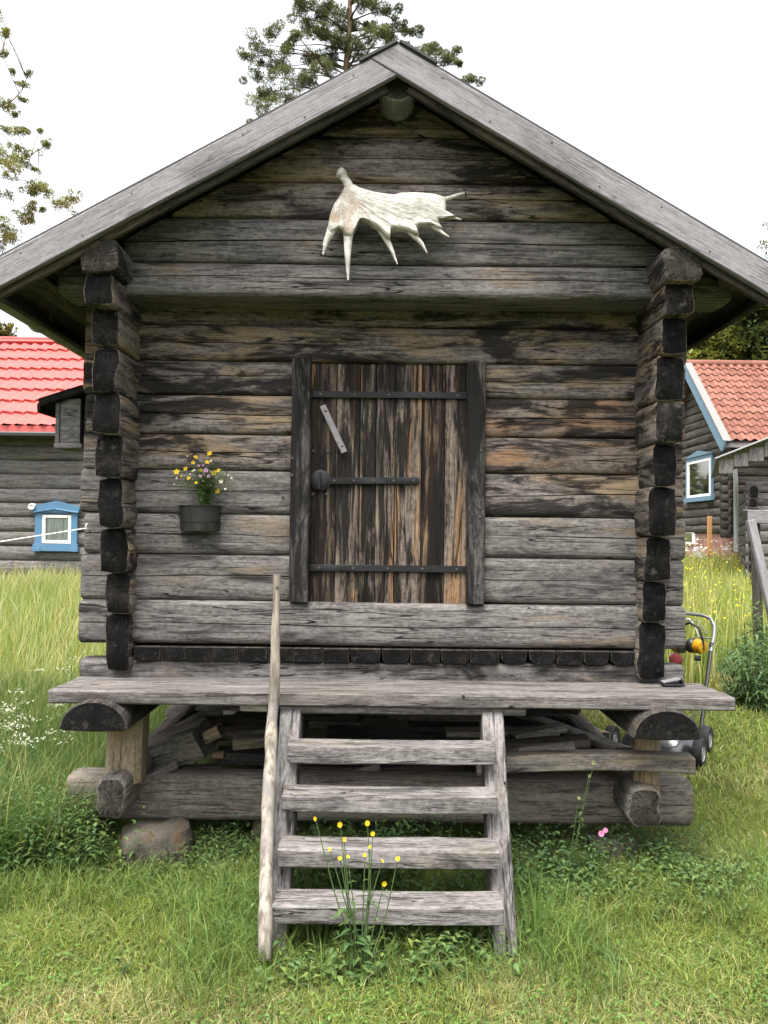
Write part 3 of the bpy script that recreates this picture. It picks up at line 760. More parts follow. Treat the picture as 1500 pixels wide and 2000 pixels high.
def tine(pp, name='tine', dy=.0):
    pts = []; rad = []
    for i in range(len(pp) - 1):
        for k in range(4):
            u = k / 4; a, b = pp[i], pp[i + 1]
            q = P(a[0] + (b[0] - a[0]) * u, a[1] + (b[1] - a[1]) * u, AY + a[3] + (b[3] - a[3]) * u); pts.append(q); rad.append(a[2] + (b[2] - a[2]) * u)
    pts.append(P(pp[-1][0], pp[-1][1], AY + pp[-1][3])); rad.append(pp[-1][2])
    tube(name, pts, rad, M_ant, ant, 10)
tine([(655, 432, .028, -.012), (645, 455, .020, -.02), (636, 475, .013, -.03), (631, 498, .003, -.035)])
tine([(682, 430, .032, -.012), (680, 460, .022, -.02), (679, 500, .014, -.03), (680, 547, .004, -.03)])
tine([(742, 440, .024, -.014), (753, 463, .016, -.02), (766, 490, .009, -.028), (776, 516, .003, -.03)])
tine([(796, 445, .022, -.02), (810, 462, .013, -.026), (824, 476, .009, -.03), (834, 494, .003, -.03)])
tine([(838, 432, .020, -.018), (852, 446, .012, -.024), (864, 455, .008, -.03), (877, 463, .003, -.03)])
tine([(855, 412, .022, -.012), (868, 422, .012, -.014), (885, 425, .007, -.016), (901, 429, .003, -.016)])
tine([(856, 392, .016, -.008), (872, 389, .011, -.004), (892, 382, .009, .0), (912, 376, .006, .004)])
tine([(694, 398, .020, .012), (687, 378, .028, -.004), (678, 357, .0205, -.006), (669, 344, .020, -.004)], 'stalk')
tine([(670, 346, .020, -.004), (668, 342, .026, -.004), (664, 338, .0265, -.002), (661, 337, .017, .0)], 'burr')
tube('hanging_wire', [P(905, 368, 3.72), P(909, 374, 3.70), P(912, 384, 3.72), P(908, 386, 3.76)], .0025, M_iron, ant, 6)

# ------------------------------------------------------------------ half-round metal planter with a jar of wild flowers
t = NT('dark_zinc'); v = t.n('TexCoord').outputs['Object']; f1 = t.noise(v, (25, 25, 6), 5, .6)
c = t.mix(t.ramp(f1, .3, .7), (.010, .0098, .0086), (.026, .025, .022)); M_zinc = t.out(c, .55, t.bump(f1, .2, .003), .35, .2)
pc = P(390, 1037, 4.02); pc.y = 4.03
pl = empty('wall_planter', pc, 'dark half-round metal planter hanging on the log wall', 'planter')
rw = 41 * 3.97 / FPX; hgt = .125
def half_ring(r0, r1, z0, z1, n=18, dp=.085):
    V = []; F = []
    k = dp
    for (rr, zz) in ((r0, z0), (r1, z1)):
        for j in range(n + 1):
            a = math.pi * j / n; V.append((-rr * math.cos(a), -(k * rr / rw) * math.sin(a) - .0, zz))
    for j in range(n): F.append((j, j + 1, n + 2 + j, n + 1 + j))
    return V, F, n
V, F, n = half_ring(rw * .95, rw, 0, hgt)
Vi = [(x * .97, y * .97, z + (.004 if i <= n else 0)) for i, (x, y, z) in enumerate(V)]
b = len(V); V2 = V + Vi
F2 = list(F) + [tuple(b + q for q in f[::-1]) for f in F] + [(n + 1 + j, n + 2 + j, b + n + 2 + j, b + n + 1 + j) for j in range(n)]
F2 += [tuple(range(n, -1, -1)), tuple(b + q for q in range(n + 1)), (0, n + 1, 2 * n + 1, n), ]
mesh_obj('bucket', V2, F2, M_zinc, Matrix.Translation(pc), pl, smooth=True)
for zz, rr in ((hgt - .002, 1.02), (.050, 1.0), (.042, .995)):
    pts = [pc + Vector((-rw * (.95 + .05 * zz / hgt) * rr * math.cos(a), -.085 * (.95 + .05 * zz / hgt) * rr * math.sin(a), zz)) for a in np.linspace(0, math.pi, 20)]
    tube('rim' if zz > .1 else 'bead', pts, .003, M_zinc, pl, 6)
tube('hanging_wire', [pc + Vector((-rw * .98, .0, hgt * .55)), pc + Vector((-rw * 1.08, .005, hgt * .62)), pc + Vector((-rw * 1.12, .02, hgt * .75))], .003, M_iron, pl, 6)
t = NT('clear_glass'); gl = t.n('BsdfGlass', {'Color': (.93, .97, .94), 'Roughness': .02, 'IOR': 1.3}); t.n('OutputMaterial', {'Surface': gl.outputs[0]}); M_glass = t.m
jc = P(400, 1010, 3.975); jc.y = 3.985; jc.z = pc.z + .008
jr = .031
V = []; F = []; n = 16
prof = [(0.0, 0), (jr, 0), (jr, .10), (jr * .82, .118), (jr * .82, .128), (jr * .86, .131), (jr * .76, .131), (jr * .76, .118), (jr * .92, .098), (jr * .92, .006), (0.0, .006)]
for (r, z) in prof:
    for j in range(n): V.append((r * math.cos(2 * math.pi * j / n), r * math.sin(2 * math.pi * j / n), z))
for i in range(len(prof) - 1):
    for j in range(n):
        k = (j + 1) % n; F.append((i * n + j, i * n + k, (i + 1) * n + k, (i + 1) * n + j))
jar = mesh_obj('glass_jar', V, F, M_glass, Matrix.Translation(jc), None, smooth=True); tag(jar, 'clear glass jar standing inside the wall planter', 'jar')

# ---- leaf / petal materials
def leafmat(name, tr=.35, spec=.2, rough=.6):
    t = NT(name)
    at = t.n('Attribute', attribute_name='tint').outputs['Color']
    d = t.n('BsdfPrincipled', {'Base Color': at, 'Roughness': rough, 'Specular IOR Level': spec})
    tl = t.n('BsdfTranslucent', {'Color': t.mix(1.0, at, (1.25, 1.2, .6), 'MULTIPLY')})
    mx = t.n('MixShader', {0: tr, 1: d.outputs[0], 2: tl.outputs[0]}); t.n('OutputMaterial', {'Surface': mx.outputs[0]})
    return t.m
M_grass = leafmat('grass_blade', .40); M_leaf = leafmat('leaf', .30); M_needle = leafmat('needle', .32, .1, .8); M_petal = leafmat('petal', .25, .1)

def raw_mesh(name, V, T, tint, mat, M=None, parent=None, smooth=False):
    """fast triangle mesh with a per-vertex tint"""
    me = bpy.data.meshes.new(name); V = np.asarray(V, np.float32); T = np.asarray(T, np.int32)
    me.vertices.add(len(V)); me.vertices.foreach_set('co', V.ravel())
    me.loops.add(T.size); me.loops.foreach_set('vertex_index', T.ravel())
    me.polygons.add(len(T)); me.polygons.foreach_set('loop_start', np.arange(0, T.size, 3, dtype=np.int32)); me.polygons.foreach_set('loop_total', np.full(len(T), 3, np.int32))
    a = me.color_attributes.new('tint', 'FLOAT_COLOR', 'POINT')
    tint = np.clip(np.asarray(tint, np.float32), 0, 1); a.data.foreach_set('color', np.concatenate([tint, np.ones((len(tint), 1), np.float32)], 1).ravel())
    me.materials.append(mat); me.update(calc_edges=True); me.validate()
    if smooth: me.polygons.foreach_set('use_smooth', [True] * len(T))
    return link(bpy.data.objects.new(name, me), M, parent)

def blade_geo(pos, h, wd, lean, tint, tipk=None):
    N = len(pos); up = np.array([0, 0, 1.0])
    ang = rng.uniform(0, 2 * np.pi, N); side = np.stack([np.cos(ang), np.sin(ang), np.zeros(N)], -1) * (wd / 2)[:, None]
    L = np.concatenate([lean, np.zeros((N, 1))], 1)
    p0 = pos; p1 = pos + L * .28 + up * (h * .55)[:, None]; p2 = pos + L + up * (h * (1 - .25 * np.clip(np.linalg.norm(lean, axis=1) / h, 0, 1.5)))[:, None]
    V = np.stack([p0 - side, p0 + side, p1 - side * .8, p1 + side * .8, p2], 1).reshape(-1, 3)
    b = (np.arange(N) * 5)[:, None]
    T = np.concatenate([b + [0, 1, 3], b + [0, 3, 2], b + [2, 3, 4]], 1).reshape(-1, 3)
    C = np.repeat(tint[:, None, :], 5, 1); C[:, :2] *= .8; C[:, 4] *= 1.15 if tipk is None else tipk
    return V, T, C.reshape(-1, 3)

def join_geo(gs):
    Vs, Ts, Cs = [], [], []; b = 0
    for V, T, C in gs:
        Vs.append(V); Ts.append(np.asarray(T) + b); Cs.append(C); b += len(V)
    return np.concatenate(Vs), np.concatenate(Ts), np.concatenate(Cs)

def leaf_geo(pos, dirs, length, width, tint, droop=.25):
    """pointed leaves: pos base, dirs unit direction; 6 verts, folded at the midrib"""
    N = len(pos); up = np.array([0, 0, 1.0])
    s = np.cross(dirs, up); nl = np.linalg.norm(s, axis=1, keepdims=True); s = np.where(nl < 1e-3, np.array([1.0, 0, 0]), s / np.maximum(nl, 1e-3))
    nn = np.cross(s, dirs)
    l = length[:, None]; wv = width[:, None]
    m = pos + dirs * l * .45 + nn * l * .02; tip = pos + dirs * l - up * l * droop
    a = pos + dirs * l * .40 + s * wv * .5 + nn * wv * .18; b_ = pos + dirs * l * .40 - s * wv * .5 + nn * wv * .18
    V = np.stack([pos, a, m, b_, tip], 1).reshape(-1, 3)
    b = (np.arange(N) * 5)[:, None]
    T = np.concatenate([b + [0, 2, 1], b + [0, 3, 2], b + [1, 2, 4], b + [2, 3, 4]], 1).reshape(-1, 3)
    C = np.repeat(tint[:, None, :], 5, 1).reshape(-1, 3)
    return V, T, C

def rdir(N, zlo=-.2, zhi=1.0):
    a = rng.uniform(0, 2 * np.pi, N); z = rng.uniform(zlo, zhi, N); r = np.sqrt(np.maximum(0, 1 - z * z))
    return np.stack([r * np.cos(a), r * np.sin(a), z], -1)

def tintv(N, base, var=.25, hue=.15):
    k = rng.uniform(1 - var, 1 + var, (N, 1)); h = rng.uniform(-hue, hue, (N, 1))
    return np.array(base)[None] * k * (1 + np.concatenate([h, h * .15, -h], 1))

def stem_geo(pts, r0, r1, tint, n=4):
    pts = np.asarray(pts, float); V = []; T = []
    m = len(pts)
    for i, p in enumerate(pts):
        r = r0 + (r1 - r0) * i / (m - 1)
        for j in range(n):
            a = 2 * math.pi * j / n; V.append(p + np.array([r * math.cos(a), r * math.sin(a), 0]))
    for i in range(m - 1):
        for j in range(n):
            k = (j + 1) % n; T += [(i * n + j, i * n + k, (i + 1) * n + k), (i * n + j, (i + 1) * n + k, (i + 1) * n + j)]
    return np.array(V), np.array(T), np.tile(np.array(tint)[None], (len(V), 1))

def flower_geo(c, r, nrm, petals, tint, ctint, cup=.3):
    nrm = np.array(nrm) / np.linalg.norm(nrm); a = np.cross(nrm, [0.3, .2, 1]); a /= np.linalg.norm(a); b = np.cross(nrm, a)
    V = [np.array(c)]; C = [np.array(ctint)]; T = []
    for k in range(petals):
        for dlt, rr in ((-.42, .72), (0, 1.0), (.42, .72)):
            an = 2 * math.pi * (k + dlt) / petals
            V.append(np.array(c) + (a * math.cos(an) + b * math.sin(an)) * r * rr + nrm * r * cup * rr); C.append(np.array(tint) * (1 if rr == 1 else .92))
        i = 1 + 3 * k; T += [(0, i, i + 1), (0, i + 1, i + 2)]
    return np.array(V), np.array(T), np.array(C)

# bouquet
bo = empty('wildflower_bouquet', jc, 'bouquet of yellow, pink and white wild flowers in the glass jar', 'bouquet')
GREEN = (.055, .095, .025)
gs = []
fl = [(410, 886, 'y', .017), (382, 893, 'y', .013), (405, 903, 'y', .014), (377, 904, 'y', .013), (363, 916, 'y', .016), (345, 922, 'y', .019), (419, 924, 'y', .020), (427, 919, 'y', .012), (369, 934, 'y', .013), (425, 960, 'y', .018), (383, 943, 'y', .010), (392, 919, 'y', .011), (355, 930, 'y', .010),
      (402, 919, 'p', .016), (397, 928, 'p', .017), (408, 930, 'p', .014), (391, 930, 'p', .012), (398, 909, 'p', .010), (388, 910, 'p', .009),
      (431, 941, 'w', .014), (396, 975, 'w', .015), (440, 955, 'w', .008), (376, 920, 'w', .007), (380, 918, 'w', .007), (372, 926, 'w', .007), (411, 947, 'w', .007), (397, 940, 'w', .007), (412, 900, 'w', .008), (366, 891, 'w', .007), (452, 934, 'w', .007), (446, 928, 'w', .007), (437, 926, 'w', .007), (345, 934, 'w', .007), (340, 946, 'w', .006)]
base = np.array(jc) + np.array([0, 0, .06])
FC = {'y': ((.56, .40, .02), (.40, .24, .01)), 'p': ((.36, .22, .33), (.16, .06, .14)), 'w': ((.48, .47, .42), (.4, .38, .2))}
for i, (px, py, cn, r) in enumerate(fl):
    p = np.array(P(px, py, 3.93 + .05 * math.sin(i * 2.3)))
    mid = base + np.array([0, 0, .09]) + (p - base) * np.array([.35, .4, .35])
    gs.append(stem_geo([base + rng.normal(0, .006, 3), mid, p], .0017, .0011, GREEN))
    V, T, C = flower_geo(p, r * .85, (rng.normal(0, .3), -1, .5), 5 if cn != 'w' else 5, *FC[cn])
    raw_mesh('flower', V, T, C, M_petal, None, bo)
N = 420
u = rng.uniform(.05, 1, N); a = rng.normal(0, .35, N)
pos = base[None] + np.stack([a * u * .14, rng.normal(-.01, .02, N), .03 + u * .19], -1)
d = rdir(N, .1, 1.0); gs.append(leaf_geo(pos, d, rng.uniform(.03, .07, N), rng.uniform(.004, .009, N), tintv(N, (.07, .115, .035), .4)))
N = 260
pos = np.array(P(362, 945, 3.95))[None] + rng.normal(0, 1, (N, 3)) * [.035, .02, .03]; gs.append(leaf_geo(pos, rdir(N), rng.uniform(.012, .03, N), rng.uniform(.002, .004, N), tintv(N, (.10, .15, .05), .3)))
pos = np.array(P(436, 935, 3.95))[None] + rng.normal(0, 1, (N, 3)) * [.03, .02, .022]; gs.append(leaf_geo(pos, rdir(N), rng.uniform(.012, .03, N), rng.uniform(.002, .004, N), tintv(N, (.16, .20, .10), .3)))
V, T, C = join_geo(gs); o = raw_mesh('stems_and_leaves', V, T, C, M_leaf, None, bo)

# ------------------------------------------------------------------ nest box on the wall
nb = empty('nest_box', P(138, 875, 4.25), 'small weathered wooden nest box with black roof on the wall corner', 'nest box')
a = P(108, 860, 4.2); b = P(160, 790, 4.2)
YN = 4.20
x0, x1 = P(108, 830, YN).x, P(158, 830, YN).x; z0, z1 = P(130, 868, YN).z, P(130, 778, YN).z
xm = (x0 + x1) / 2
for i in range(2):
    xa = x0 + (x1 - x0) * (.16 if i == 0 else .0); 
box('side_board', ((x0 + x1) / 2 + .01, YN + .012, (z0 + z1) / 2), (x1 - x0 - .03, .022, z1 - z0), M_bgwood, nb, Matrix.Rotation(0, 3, 'Y'))
box('front_board', (x0 + .012, YN + .085, (z0 + z1) / 2 - .01), (.022, .17, z1 - z0 - .02), M_bgwood, nb)
box('corner_strip', (x0 + .012, YN + .004, (z0 + z1) / 2), (.020, .018, z1 - z0 - .01), M_bgwood, nb)
box('side_board', ((x0 + x1) / 2 + .01, YN + .158, (z0 + z1) / 2), (x1 - x0 - .03, .022, z1 - z0), M_bgwood, nb)
box('floor', ((x0 + x1) / 2 + .004, YN + .085, z0 - .008), (x1 - x0 + .012, .19, .024), M_bgwood, nb)
ra, rb = P(80, 788, YN), P(166, 760, YN)
make_board('roof', (ra.x, YN + .085, ra.z), (rb.x, YN + .085, rb.z), .23, .045, M_end, nb, seed=3, step=.04, wav=2)
make_board('roof_lip', (ra.x - .004, YN - .02, ra.z - .024), (ra.x - .004, YN + .2, ra.z - .024), .02, .05, M_end, nb, seed=4)
zt_, zb_ = P(168, 678, YN).z, P(168, 872, YN).z
make_board('backing_board', (P(167, 780, YN).x, YN + .07, zb_), (P(168, 780, YN).x, YN + .07, zt_), .12, .02, [M_plank_dk, M_end], nb, up=(-1, 0, 0), seed=4)

# clothes line
t = NT('white_cord'); M_cord = t.out((.75, .75, .73), .6)
A = P(172, 1034, 4.02)
cl_ = tube('clothes_line', [A, P(166, 1032, 4.02), P(90, 1044, 4.2), P(0, 1058, 4.42), P(-120, 1074, 4.75), P(-300, 1092, 5.3)], .0032, M_cord, None, 6)
tag(cl_, 'thin white clothes line stretched from the cabin corner past the blue window', 'clothes line')
hk = tube('line_hook', [P(174, 1036, 4.045), P(171, 1034, 4.01), P(168, 1027, 4.0), P(170, 1022, 4.0)], .005, M_cord, None, 6); tag(hk, 'small pale hook on the log end holding the clothes line', 'hook')

# flat iron on the deck
A = P(1290, 1333, 3.95); B = P(1330, 1334, 3.95)
ir = empty('iron_wedge', (A + B) / 2, 'small dark folded iron wedge lying on the porch deck corner', 'iron tool')
zf = ZD + .006
make_board('blade', (A.x, 3.93, zf), (B.x, 3.93, zf), .07, .010, M_iron, ir, bevel=.002)
make_board('raised_plate', (A.x + .004, 3.94, zf + .008), (B.x - .012, 3.94, zf + .026), .05, .008, M_barge, ir, bevel=.002)
make_board('tip', (B.x - .012, 3.94, zf + .028), (B.x, 3.94, zf + .004), .05, .008, M_iron, ir, bevel=.002)

# ------------------------------------------------------------------ house on the left: logs, red metal tile roof, blue window
M_blue = plain('blue_paint', (.070, .155, .255), .55, .12, 9)
M_ltblue = plain('pale_blue_paint', (.125, .205, .275), .6, .15, 9)
M_white = plain('white_paint', (.78, .77, .74), .5, .05)
M_dark = plain('dark_interior', (.02, .02, .02), .9)
M_gutter = plain('black_gutter', (.015, .015, .017), .35, .2, 20, .5)
t = NT('red_tile_sheet'); v = t.n('TexCoord').outputs['Object']; f1 = t.noise(v, (2, 2, 2), 4)
M_red = t.out(t.mix(f1, (.36, .066, .060), (.45, .098, .088)), .62, None, .25)
t = NT('curtain'); v = t.n('TexCoord').outputs['Object']; f1 = t.noise(v, (26, 1, 1.2), 3)
M_curt = t.out(t.mix(t.ramp(f1, .35, .65), (.52, .51, .47), (.78, .77, .73)), .9, t.bump(f1, .9, .03), .1)
t = NT('window_pane'); d = t.n('BsdfGlossy', {'Color': (.9, .93, .95), 'Roughness': .02}); tr = t.n('BsdfTransparent', {'Color': (.92, .95, .94)}); fr = t.n('Fresnel', {'IOR': 1.45})
mx = t.n('MixShader', {0: fr.outputs[0], 1: tr.outputs[0], 2: d.outputs[0]}); t.n('OutputMaterial', {'Surface': mx.outputs[0]}); M_pane = t.m
t = NT('mirror_pane'); d = t.n('BsdfGlossy', {'Color': (.80, .80, .74), 'Roughness': .03}); b = t.n('BsdfDiffuse', {'Color': (.03, .03, .03)}); mx = t.n('MixShader', {0: .75, 1: b.outputs[0], 2: d.outputs[0]}); t.n('OutputMaterial', {'Surface': mx.outputs[0]}); M_mirror = t.m

HY = 14.0
hl = empty('log_house', (-8, HY, gz(-8., HY)), 'grey log house with red metal tile roof and one blue window', 'house')
ze = P(60, 842, HY).z; zb = float(gz(-6.5, HY)) - .2
hx0, hx1 = -13.5, -4.4
nrows = int(round((ze - zb) / .245)); hh = (ze - zb) / nrows
for i in range(nrows):
    zc = zb + (i + .5) * hh
    M = Matrix.Translation(Vector(((hx0 + hx1) / 2, HY + .09, zc)))
    make_log('log', M, hx1 - hx0, .18, hh + .01, [M_bgwood, M_end_grey], hl, 2.6, (.1 * math.sin(i * 2.2), .02), 200 + i, step=.25, wav=3)
box('rear_wall', ((hx0 + hx1) / 2, HY + 3.0, (zb + ze) / 2), (hx1 - hx0, 5.4, ze - zb - .05), M_bgwood, hl)
# metal tile roof
rz0 = P(60, 833, HY - .35).z; RY1 = HY + 2.75; rz1 = P(60, 668, RY1).z
def tile_sheet(name, xa, xb, y0, z0, y1, z1, rows, period, amp, stepz, mat, parent, per=8):
    L = math.hypot(y1 - y0, z1 - z0); ux = np.arange(xa, xb, period / per); V = []; F = []; nx = len(ux)
    ny, nzv = -(z1 - z0) / L, (y1 - y0) / L
    for r in range(rows):
        for e, off in ((0, stepz), (.5, stepz * .5), (1, 0.0)):
            u = (r + e) / rows
            for xx in ux:
                ph = (xx - xa) / period * 2 * math.pi
                wv = amp * (math.sin(ph) + .25 * math.sin(2 * ph)) + off
                sh = -.018 * math.sin(ph) if e == 0 else 0
                V.append((xx, y0 + (y1 - y0) * u + ny * wv + sh * (y1 - y0) / L, z0 + (z1 - z0) * u + nzv * wv + sh * (z1 - z0) / L))
    R3 = rows * 3
    for j in range(R3 - 1):
        for i in range(nx - 1):
            F.append((j * nx + i, j * nx + i + 1, (j + 1) * nx + i + 1, (j + 1) * nx + i))
    return mesh_obj(name, V, F, mat, None, parent, smooth=True, sharp=35)
rr = empty('roof', (-8, HY + 2, 4)); rr.parent = hl; rr.matrix_parent_inverse = WM[hl.name].inverted()
tile_sheet('tile_sheet', hx0 - .3, hx1 + .3, HY - .35, rz0, RY1, rz1, 8, .205, .020, .045, M_red, rr)
box('ridge_cap', ((hx0 + hx1) / 2, RY1, rz1 + .03), (hx1 - hx0 + .6, .28, .10), M_red, rr, b=.04)
make_board('back_slope', ((hx0 - .3), RY1 + 1.4, (rz0 + rz1) / 2), (hx1 + .3, RY1 + 1.4, (rz0 + rz1) / 2), math.hypot(3.1, rz1 - rz0), .05, M_red, rr, up=(0, (rz1 - rz0) / 3.1, 1), step=2)
box('fascia', ((hx0 + hx1) / 2, HY - .34, rz0 - .05), (hx1 - hx0 + .6, .03, .13), M_red, rr)
box('gutter', ((hx0 + hx1) / 2, HY - .40, rz0 - .14), (hx1 - hx0 + .6, .10, .09), M_gutter, rr, b=.03)
# window
def rect(px0, py0, px1, py1, Y):
    a = P(px0, py1, Y); b = P(px1, py0, Y); return a.x, a.z, b.x, b.z
win = empty('window', P(112, 1078, HY)); win.parent = hl; win.matrix_parent_inverse = WM[hl.name].inverted()
WY = HY - .02
x0, z0, x1, z1 = rect(69, 998, 153, 1076, WY)
ix0, iz0, ix1, iz1 = rect(83, 1006, 141, 1061, WY)
for (xa, xb) in ((x0, ix0), (ix1, x1)):
    box('casing', ((xa + xb) / 2, WY - .02, (z0 + z1) / 2), (xb - xa, .05, z1 - z0), M_blue, win)
box('sill', ((x0 + x1) / 2, WY - .03, z0 + .06), (x1 - x0 + .04, .08, .12), M_blue, win)
for xx in (x0 + .04, x1 - .04): box('casing_foot', (xx, WY - .035, z0 + .03), (.14, .09, .07), M_blue, win)
box('lintel', ((x0 + x1) / 2, WY - .025, (iz1 + z1) / 2 + .05), (ix1 - ix0 - .004, .06, z1 - iz1 + .06), M_blue, win)
hx = (x0 + x1) / 2; hw = (x1 - x0) / 2 + .03; zt = z1 - .03
V = []; 
for yy in (WY - .07, WY + .0):
    V += [(hx - hw, yy, zt), (hx + hw, yy, zt), (hx + hw + .02, yy, zt + .10), (hx, yy, zt + .20), (hx - hw - .02, yy, zt + .10)]
mesh_obj('pediment', V, [(0, 1, 2, 3, 4), (9, 8, 7, 6, 5)] + [(i, i + 5, (i + 1) % 5 + 5, (i + 1) % 5) for i in range(5)], M_blue, None, win)
for s in (-1, 1):
    make_board('pediment_moulding', (hx + s * hw, WY - .08, zt + .0), (hx, WY - .08, zt + .06), .03, .025, M_blue, win, up=(0, -1, 0))
fw = .05
for (xa, xb, za, zb_) in ((ix0, ix0 + fw, iz0, iz1), (ix1 - fw, ix1, iz0, iz1), (ix0 + fw, ix1 - fw, iz0, iz0 + fw), (ix0 + fw, ix1 - fw, iz1 - fw, iz1)):
    box('sash', ((xa + xb) / 2, WY - .015, (za + zb_) / 2), (xb - xa, .04, zb_ - za), M_white, win)
box('pane', ((ix0 + ix1) / 2, WY - .005, (iz0 + iz1) / 2), (ix1 - ix0 - 2 * fw, .004, iz1 - iz0 - 2 * fw), M_pane, win, b=.001)
V = []; F = []
nn = 40
for i in range(nn):
    xx = ix0 + fw + (ix1 - ix0 - 2 * fw) * i / (nn - 1); yy = WY + .009 + .005 * math.sin(i * 1.1)
    V += [(xx, yy, iz0 + .02), (xx, yy, iz1 - .02)]
for i in range(nn - 1): F.append((2 * i, 2 * i + 2, 2 * i + 3, 2 * i + 1))
mesh_obj('curtain', V, F, M_curt, None, win, smooth=True)
disc('knob_dome', P(62, 990, HY - .08), .062, .05, M_white, hl, 18, dome=.02)  # round white knob on the house wall, gives no light
tube('knob_ring', [P(62, 990, HY - .12) + Vector((.042 * math.cos(a), 0, .042 * math.sin(a))) for a in np.linspace(0, 2 * math.pi, 17)], .012, plain('grey_enamel', (.45, .46, .44), .5), hl, 6)

# ------------------------------------------------------------------ house on the right: dark logs, clay pantiles, blue verge
t = NT('clay_tile'); v = t.mapped(1); f1 = t.noise(v, (3, 3, 3), 4); f2 = t.noise(v, (14, 14, 14), 4)
oi = t.n('ObjectInfo').outputs['Random']
c = t.mix(oi, (.135, .053, .037), (.20, .088, .064)); c = t.mix(t.math('MULTIPLY', t.ramp(f2, .55, .72), .55), c, (.14, .085, .06))
M_clay = t.out(c, .85, t.bump(f2, .4, .01), .2)
RYE, RYR = 20.0, 22.5
h2 = empty('log_farmhouse', (10.3, 22.6, 1.0), 'dark log farmhouse with clay tile roof and pale blue verge board', 'house')
xb_ = P(1412, 862, RYE).x; ze2 = P(1412, 862, RYE).z; zr2 = P(1340, 712, RYR).z
xw = xb_ + .28; xfar = xb_ + 4.6; YR2 = RYR + 2.5
sl2 = (zr2 - ze2) / (RYR - RYE)
rr2 = empty('roof', (xb_, RYR, zr2)); rr2.parent = h2; rr2.matrix_parent_inverse = WM[h2.name].inverted()
n2 = Vector((0, -sl2, 1)).normalized(); up2 = Vector((0, 1, sl2)).normalized()
# one pantile
tw, tl_ = .225, .36
V = []; F = []; nu = 9
for (vv, off) in ((0, .035), (1, 0.0)):
    for lay in (0, 1):
        for i in range(nu):
            u = i / (nu - 1); hgt_ = .030 * math.sin(u * 2 * math.pi) + .008 * (1 - u)
            V.append((u * tw * 1.06, vv * tl_, hgt_ + off - lay * .016))
def ti(vv, lay, i): return vv * 2 * nu + lay * nu + i
for i in range(nu - 1):
    F.append((ti(0, 0, i), ti(0, 0, i + 1), ti(1, 0, i + 1), ti(1, 0, i))); F.append((ti(0, 0, i + 1), ti(0, 0, i), ti(0, 1, i), ti(0, 1, i + 1)))
Lr = math.hypot(RYR - RYE, zr2 - ze2); nr = 12; pitch = Lr / nr
first = None
for r in range(nr):
    for ccol in range(20):
        o0 = Vector((xb_ + .02 + ccol * tw, RYE, ze2)) + up2 * (r * pitch) + n2 * (.03 + random.uniform(-.006, .006))
        Mx = Matrix((Vector((1, 0, 0)), up2, n2)).transposed().to_4x4(); Mx.translation = o0
        Mx = Mx @ Matrix.Rotation(random.uniform(-.02, .02), 4, 'Z')
        if first is None: first = mesh_obj('roof_tile', V, F, M_clay, Mx, rr2, smooth=True, sharp=50)
        else: copy_obj(first, Mx, rr2)
def slab(name, y0, z0, y1, z1, mat, parent, th=.05):
    A = Vector((xb_ + .03, (y0 + y1) / 2, (z0 + z1) / 2 - th)); B = A + Vector((4.5, 0, 0))
    dv = Vector((0, y1 - y0, z1 - z0)); nv = Vector((1, 0, 0)).cross(dv).normalized()
    if nv.z < 0: nv = -nv
    return make_board(name, A, B, dv.length, th, mat, parent, up=nv, step=2, wav=.1)
slab('roof_deck', RYE + .02, ze2, RYR, zr2, M_bgwood2, rr2); slab('rear_slope', RYR, zr2, 2 * RYR - RYE, ze2, M_clay, rr2)
for i in range(10):
    tube('ridge_tile', [(xb_ + i * .45, RYR, zr2 + .02), (xb_ + i * .45 + .46, RYR, zr2 + .03)], [.12, .105], M_clay, rr2, 10)
A = Vector((xb_ - .02, RYE - .08, ze2 - .13)); B = Vector((xb_ - .02, RYR + .02, zr2 - .09))
make_board('verge_board', A, B, .05, .30, M_ltblue, rr2, up=n2, wav=.4, step=.5)
make_board('verge_cap', A + n2 * .165 + Vector((.05, 0, 0)), B + n2 * .165 + Vector((.05, 0, 0)), .20, .025, plain('grey_cap', (.16, .157, .15), .8), rr2, up=n2, wav=.3, step=.5)
A2 = Vector((xb_ - .02, 2 * RYR - RYE, ze2 - .13)); make_board('verge_board', B, A2, .05, .30, M_ltblue, rr2, up=(0, 0, 1), wav=.4, step=.5)
box('eave_fascia', (xb_ + 2.3, RYE - .02, ze2 - .10), (4.6, .03, .10), M_bgwood, rr2)
# gable logs (running back) with the window, and front logs
zb2 = float(gz(8.3, 21.)) ; zf2 = P(1430, 1042, 20.4).z
YF2, YK2 = 20.35, 2 * RYR - 20.35
nrow = int((zr2 - zf2) / .22)
def gclamp(v, M):
    wv = M @ Vector(v); lim = (zr2 - .12 - wv.z) / sl2
    d = wv.y - RYR
    if abs(d) > lim: wv.y = RYR + math.copysign(max(lim, .01), d); return tuple(M.inverted() @ wv)
    return v
for i in range(nrow):
    zc = zf2 + .11 + i * .22
    half = min(RYR - YF2 + .1, (zr2 - zc + .2) / sl2)
    M = Matrix.Translation(Vector((xw + .08, RYR, zc))) @ Matrix.Rotation(R(-90), 4, 'Z')
    make_log('log', M, 2 * half, .16, .225, [M_bgwood2, M_end_grey], h2, 2.4, (.1 * math.sin(i * 3.), .02), 260 + i, step=.3, wav=3, clamp=gclamp)
for i in range(int((ze2 - zf2) / .22)):
    M = Matrix.Translation(Vector(((xw + xfar) / 2 - .05, YF2 + .08, zf2 + i * .22)))
    make_log('log', M, xfar - xw + .2, .16, .225, [M_bgwood2, M_end_grey], h2, 2.4, None, 300 + i, step=.4, wav=3)
t = NT('flaking_red_plaster'); v = t.n('TexCoord').outputs['Object']; f1 = t.noise(v, (1.2, 1.2, 4), 5, .6); f2 = t.noise(v, (6, 6, 3), 5, .6)
